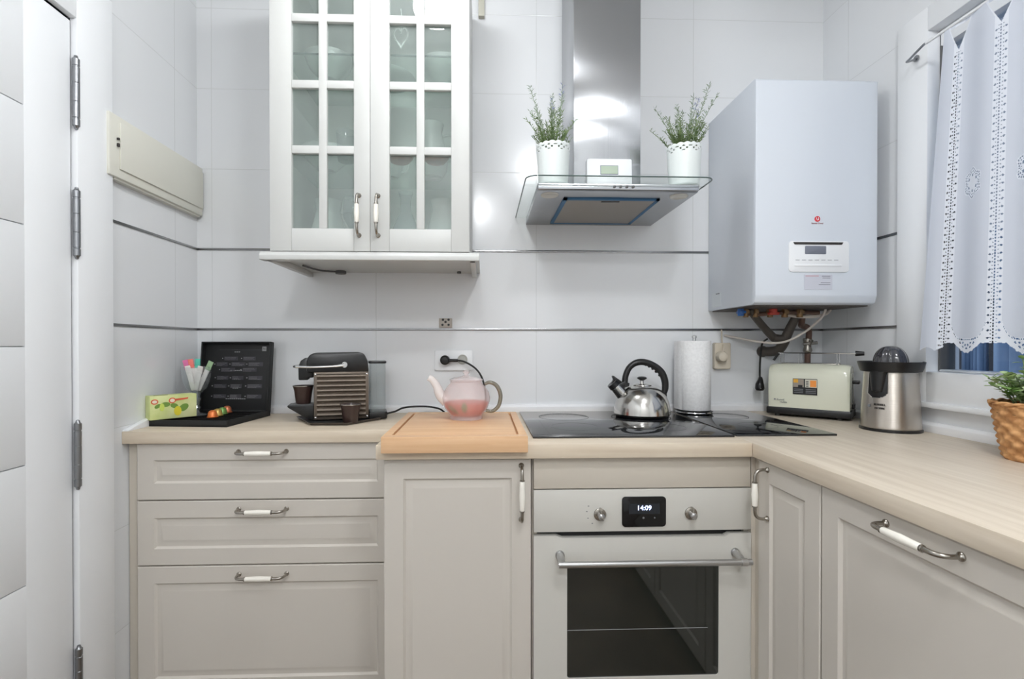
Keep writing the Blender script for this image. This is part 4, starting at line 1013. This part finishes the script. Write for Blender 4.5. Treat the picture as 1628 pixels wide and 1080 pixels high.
# local -y roughly faces camera after rotation
m = MB(); m.lathe([(0, 0), (.081, 0), (.081, .006), (.078, .008)], BLACK, 48); m.obj('foot', ju)
n = 64; prof = [(.0775, .008), (.078, .014), (.0755, .07), (.072, .13), (.069, .184)]
vs = []; fs = []
for r, z in prof:
    for k in range(n): a = 2*PI*k/n; vs.append((r*math.cos(a), r*math.sin(a), z))
N2 = 66; vs = []; fs = []; sf = []; AJ = .50
def jr(z):
    for (r0, z0_), (r1, z1_) in zip(prof, prof[1:]):
        if z <= z1_+1e-9: return r0+(r1-r0)*(z-z0_)/(z1_-z0_)
    return prof[-1][0]
for j in range(N2+1):
    z = .008+.176*j/N2
    for k in range(n*2): a = 2*PI*k/(n*2); vs.append((jr(z)*math.cos(a), jr(z)*math.sin(a), z))
for j in range(N2):
    z = .008+.176*(j+.5)/N2
    for k in range(n*2):
        a = 2*PI*(k+.5)/(n*2); da = (a-(-PI/2-AJ) % (2*PI)+PI) % (2*PI)-PI
        hw_ = .40 if z > .125 else .40*math.sqrt(max(0, 1-((.125-z)/.022)**2)) if z > .103 else 0
        if abs(da) < hw_:
            sf.append((j*n*2+k, j*n*2+(k+1) % (n*2), (j+1)*n*2+(k+1) % (n*2), (j+1)*n*2+k)); continue
        fs.append((j*n*2+k, j*n*2+(k+1) % (n*2), (j+1)*n*2+(k+1) % (n*2), (j+1)*n*2+k))
m = MB(); m.add(vs, fs, JUICS); o = m.obj('body', ju, angle=50); md = o.modifiers.new('thick', 'SOLIDIFY'); md.thickness = .0015; md.offset = -1
vo_ = [(x_*.975, y_*.975, z_) for x_, y_, z_ in vs]; m = MB(); m.add(vo_, sf, BLACK); aa = -PI/2-AJ
m.tube([(.052*math.cos(aa), .052*math.sin(aa), .184), (.056*math.cos(aa), .056*math.sin(aa), .150), (.062*math.cos(aa), .062*math.sin(aa), .120)], [.028, .023, .016], BLACK, 24, None, 4); m.obj('spout', ju)
m = MB(); m.lathe([(.066, .182), (.078, .184), (.082, .194), (.087, .214), (.0855, .215), (.080, .198), (.068, .192), (.04, .192)], BLACK, 56, None, (0, 0, 0), False); m.obj('bowl', ju, angle=50)
vs = []; fs = []; n = 96; R_ = 14
for j in range(R_+1):
    t = j/R_*PI/2
    for k in range(n):
        a = 2*PI*k/n; rr = .049*math.cos(t)**.8 if j < R_ else 0.0
        rr *= 1+.035*math.cos(12*a)*math.cos(t); vs.append((rr*.92*math.cos(a), rr*.92*math.sin(a), .206+.058*math.sin(t)))
for j in range(R_):
    for k in range(n): fs.append((j*n+k, j*n+(k+1) % n, (j+1)*n+(k+1) % n, (j+1)*n+k))
m = MB(); m.lathe([(.047, .194), (.047, .206)], SMOKE, 48, None, (0, 0, 0), False); m.add(vs, fs, SMOKE); m.obj('dome_lid', ju, angle=60)
m = MB(); m.lathe([(.03, .194), (.028, .22), (.014, .245), (0, .253)], BLACK, 16, None, (0, 0, 0), True); m.obj('reamer', ju)
m = MB(); T = Matrix.Rotation(-.40, 4, 'Z') @ Matrix.Translation((.0, -.0762, .078)) @ FRONT
text(m, 'RUSSELL', .0085, INKD, T @ Matrix.Translation((.004, .005, 0)), .003); text(m, 'HOBBS', .0085, INKD, T @ Matrix.Translation((.004, -.006, 0)), .003); m.lathe([(.0045, 0), (.0045, .002)], INK, 16, T @ Matrix.Translation((-.026, 0, -.004)))
m.obj('lettering', ju)

# ------------------------------------------------------------------ plant in the wicker basket
bk = thing('potted_plant', 'bushy green plant in a woven wicker basket on the window worktop', 'plant', (1.280, 1.105, WZ))
n = 144; rows_ = 72; H = .13; vs = []; fs = []
for j in range(rows_+1):
    z = H*j/rows_; r0 = .062+.024*(z/H)**.8; row = z/H*9
    for k in range(n):
        a = 2*PI*k/n; ph = int(row) % 2*PI
        bump = .0035*math.sin(a*12+ph)*abs(math.sin(PI*(row % 1)))+.0016*abs(math.sin(PI*(row % 1)))
        vs.append(((r0+bump)*math.cos(a), (r0+bump)*math.sin(a), z))
for j in range(rows_):
    for k in range(n): fs.append((j*n+k, j*n+(k+1) % n, (j+1)*n+(k+1) % n, (j+1)*n+k))
fs.append(tuple(range(n-1, -1, -1)))
m = MB(); m.add(vs, fs, WICK)
rp = []; 
for s in (0, PI):
    m.tube([((.087+.003*math.cos(k*.9+s))*math.cos(2*PI*k/60), (.087+.003*math.cos(k*.9+s))*math.sin(2*PI*k/60), H+.001+.003*math.sin(k*.9+s)) for k in range(60)], .0032, WICK, 8, None, 0, True)
m.obj('basket', bk, angle=70)
m = MB(); m.lathe([(.082, H-.022), (.075, H-.012), (0, H-.008)], SOIL, 32); m.obj('soil', bk)
m = MB(); rnd = random.Random(21)
def oleaf(p, d, L, wd, mt):
    d = d.normalized(); s = d.cross(Vector((0, 0, 1)))
    s = (s if s.length > .05 else Vector((1, 0, 0))).normalized(); u = s.cross(d).normalized()
    q = [p, p+d*L*.3+s*wd*.8+u*L*.05, p+d*L*.65+s*wd*.9+u*L*.03, p+d*L-u*L*.08, p+d*L*.65-s*wd*.9+u*L*.03, p+d*L*.3-s*wd*.8+u*L*.05, p+d*L*.5-u*L*.03]
    m.add(q, [(0, 1, 6), (1, 2, 6), (2, 3, 6), (3, 4, 6), (4, 5, 6), (5, 0, 6)], mt)
for i in range(64):
    a = rnd.uniform(0, 2*PI); H2 = rnd.uniform(.05, .115); sp_ = rnd.uniform(.1, .95); p0 = Vector((.05*math.cos(a)*sp_, .05*math.sin(a)*sp_, H-.012))
    pts = [p0+Vector((math.cos(a)*sp_*.055*s**1.3, math.sin(a)*sp_*.055*s**1.3, H2*(s if sp_ < .6 else s*(1.25-.45*s)))) for s in (0, .25, .5, .75, 1)]
    m.tube(pts, .0013, LEAFA, 5)
    for k in range(13):
        s = .2+.8*k/12; idx = min(int(s*4), 3); p = pts[idx].lerp(pts[idx+1], s*4-idx); b_ = rnd.uniform(0, 2*PI)
        oleaf(p, Vector((math.cos(b_), math.sin(b_), rnd.uniform(.0, .9))), rnd.uniform(.015, .024), rnd.uniform(.007, .010), LEAFD)
m.obj('foliage', bk, angle=60)

# ------------------------------------------------------------------ lace curtain on its rod
VOILE = bpy.data.materials.new('voile'); VOILE.use_nodes = True
def cloth(mt, transp, col, trl):
    nt = mt.node_tree; nt.nodes.clear(); out = nd(mt, 'ShaderNodeOutputMaterial')
    d = nd(mt, 'ShaderNodeBsdfDiffuse'); d.inputs[0].default_value = (*lin(col), 1); t = nd(mt, 'ShaderNodeBsdfTranslucent'); t.inputs[0].default_value = (*lin(col), 1)
    x = nd(mt, 'ShaderNodeBsdfTransparent'); a = nd(mt, 'ShaderNodeMixShader'); a.inputs[0].default_value = trl; b_ = nd(mt, 'ShaderNodeMixShader'); b_.inputs[0].default_value = transp
    nt.links.new(d.outputs[0], a.inputs[1]); nt.links.new(t.outputs[0], a.inputs[2]); nt.links.new(a.outputs[0], b_.inputs[1]); nt.links.new(x.outputs[0], b_.inputs[2]); nt.links.new(b_.outputs[0], out.inputs[0])
cloth(VOILE, .05, (218, 223, 233), .12)
LACE = bpy.data.materials.new('lace'); LACE.use_nodes = True; cloth(LACE, .0, (230, 234, 242), .10)
CT, CB = 2.078, 1.155
step = .0016
U1 = .68; nu = int(U1/step); nv = int((CT-CB)/step)
colP = .147; col0 = .073
def flare(u): return .076*math.exp(-u/.16)
def cpos(u, z):
    h = (z-CB)/(CT-CB); y = 1.467-u-flare(u)*h
    x = 1.312+.006*math.sin((u-col0)/colP*2*PI)*(1-.5*h)+.003*math.sin(u*23)
    return (x, y, z)
vs = []
for j in range(nv+1):
    z = CT-step*j
    for i in range(nu+1): vs.append(cpos(step*i, z))
fs = []; mi = []
SCL = lambda p: .0
for j in range(nv):
    z = CT-step*(j+.5)
    for i in range(nu):
        u = step*(i+.5); q = (u-col0)/colP; k = round(q); du = (q-k)*colP; pc = (math.floor(q)+.5); dp = (q-pc)*colP   # dp: distance from panel centre
        lace = False
        # bottom outline
        t = min(1., abs(dp)/.046)
        low = 1.192-.027*math.cos(t*PI/2) if abs(dp) < .046 else 1.192
        low += .0022*abs(math.cos(dp/.0075*PI/2)) - .001
        if q < -.0 : low = 1.170+.010*abs(math.sin(u*60))
        if z < low: continue
        # open triangles between the panel tops
        zt = (z-2.004)/.074
        if zt > 0 and q > -.3 and abs(du) < zt*.042 and z < 2.070: continue
        if zt > 0 and abs(abs(du)-zt*.042) < .004: lace = True
        ub = 1.205+.030*(abs(dp)/.052)**5 if abs(dp) < .056 else 9
        band = abs(du) < .0165 and q > -.45
        if band:
            lace = True
            if z < 2.0:
                zz = z+.000*k
                if abs(du) < .0016 and (zz % .0078) < .0048: continue
                h1 = (zz % .0196)-.0098
                if (abs(du)-.0118)**2+h1*h1 < .0027**2: continue
                h2 = (zz+.0049) % .0098-.0049
                if (abs(du)-.0062)**2+h2*h2 < .0016**2: continue
        if z < ub and q > -.0 and not band:
            lace = True
            if z < ub:
                # ring of holes under the U and in the scallop fan
                e = ub-z
                if .002 < e < .005 and (dp % .006) < .0032: continue
                cz = 1.208; rr = math.hypot(dp, z-cz); an = math.atan2(cz-z, dp)
                if .019 < rr < .0335 and abs(dp) < .044:
                    s_ = (an*6/PI) % 1
                    if (rr < .0245 and .28 < s_ < .72) or (.028 < rr < .032 and .3 < (s_+.5) % 1 < .72): continue
        # flower medallion
        if q > 0 or (q > -.6 and False):
            ey = dp/.031; ez = (z-(1.622))/.040; rho = math.hypot(ey, ez); th_ = math.atan2(ez, ey)
            rb = .90+.10*math.cos(6*(th_-PI/2))
            if rho < rb+.10:
                lace = True
                if abs(rho-rb+.03) < .055 and (th_*17/PI) % 1 < .62: continue
                if abs(rho-rb*.78) < .04 and (th_*12/PI+.5) % 1 < .5: continue
                s6 = (th_*3/PI+.0) % 1
                if .46 < rho < .62 and .33 < s6 < .67: continue
        n1 = nu+1
        fs.append((j*n1+i, j*n1+i+1, (j+1)*n1+i+1, (j+1)*n1+i)); mi.append(1 if lace else 0)
me = bpy.data.meshes.new('panel'); me.from_pydata(vs, [], fs); me.update(); me.materials.append(VOILE); me.materials.append(LACE)
me.polygons.foreach_set('material_index', mi); me.polygons.foreach_set('use_smooth', [True]*len(me.polygons))
b = bmesh.new(); b.from_mesh(me); bmesh.ops.delete(b, geom=[v for v in b.verts if not v.link_faces], context='VERTS'); b.to_mesh(me); b.free()
ct = bpy.data.objects.new('lace_curtain', me); COL.objects.link(ct)
tag(ct, 'white lace cafe curtain with flower medallions hanging over the window', 'curtain')
rd = thing('curtain_rod', 'thin white curtain rod on a hook across the window top', 'curtain rod', (1.312, 1.43, 2.081))
m = MB(); m.tube([(0, .02, 0), (0, -.75, 0)], .004, WPLAST, 12); m.obj('rod', rd)
m = MB(); m.tube([(.050, .105, .004), (.012, .100, -.010), (.0, .075, -.014), (0, .03, 0), (0, .018, 0)], .0035, HINGE, 10, None, 5); m.lathe([(.010, 0), (.010, .003), (.006, .006)], HINGE, 20, None, (.044, .105, .004), True, 'x'); m.obj('hook', rd)

# ------------------------------------------------------------------ ceiling lamps
def lamp(x, y, label, strength, r=.10):
    t = thing('ceiling_lamp', label, 'lamp', (x, y, ZC), 0, 'round ceiling lamps')
    m = MB(); m.lathe([(0, 0), (r+.02, 0), (r+.02, -.02), (r, -.026), (r, -.018), (0, -.018)], WPLAST, 40); m.obj('housing', t)
    lm = LAMPM.copy(); lm.node_tree.nodes['Principled BSDF'].inputs['Emission Strength'].default_value = strength
    m = MB(); m.lathe([(r*.90, -.020), (r, -.035), (r*1.02, -.055), (r*.92, -.080), (r*.7, -.100), (r*.38, -.112), (0, -.116)], lm, 40, None, (0, 0, 0), False); m.obj('diffuser', t)
lamp(-.19, 1.16, 'round ceiling lamp over the worktops, mirrored in the cabinet panes', 42, .09)
lamp(.42, .10, 'round ceiling lamp above the middle of the kitchen floor', 75)
lamp(-.1, -1.1, 'added round fill lamp, out of view on the ceiling behind the camera', 75, .14)  # unseen fill light, added to brighten the room from the rear

# ------------------------------------------------------------------ world, camera, view
wd = bpy.data.worlds.new('dusk'); SC.world = wd; wd.use_nodes = True
wd.node_tree.nodes['Background'].inputs[0].default_value = (.68, .76, .9, 1); wd.node_tree.nodes['Background'].inputs[1].default_value = .9
cam = bpy.data.cameras.new('camera'); co = bpy.data.objects.new('camera', cam); COL.objects.link(co); SC.camera = co
cam.sensor_width = 36; cam.lens = 36*800/1628; cam.clip_start = .02
cam.shift_x = 17/1628; cam.shift_y = (552.9-540)/1628
co.location = (0, 0, 1.188); co.rotation_euler = (math.radians(90-.35), 0, math.radians(-2.08))
vs_ = SC.view_settings; vs_.view_transform = 'Standard'; vs_.look = 'None'; vs_.gamma = 1; vs_.use_curve_mapping = False
vs_.exposure = 0.5
SC.cycles.use_denoising = True
SC.cycles.max_bounces = 10; SC.cycles.diffuse_bounces = 5; SC.cycles.glossy_bounces = 5; SC.cycles.transparent_max_bounces = 16
SC.cycles.sample_clamp_indirect = 6
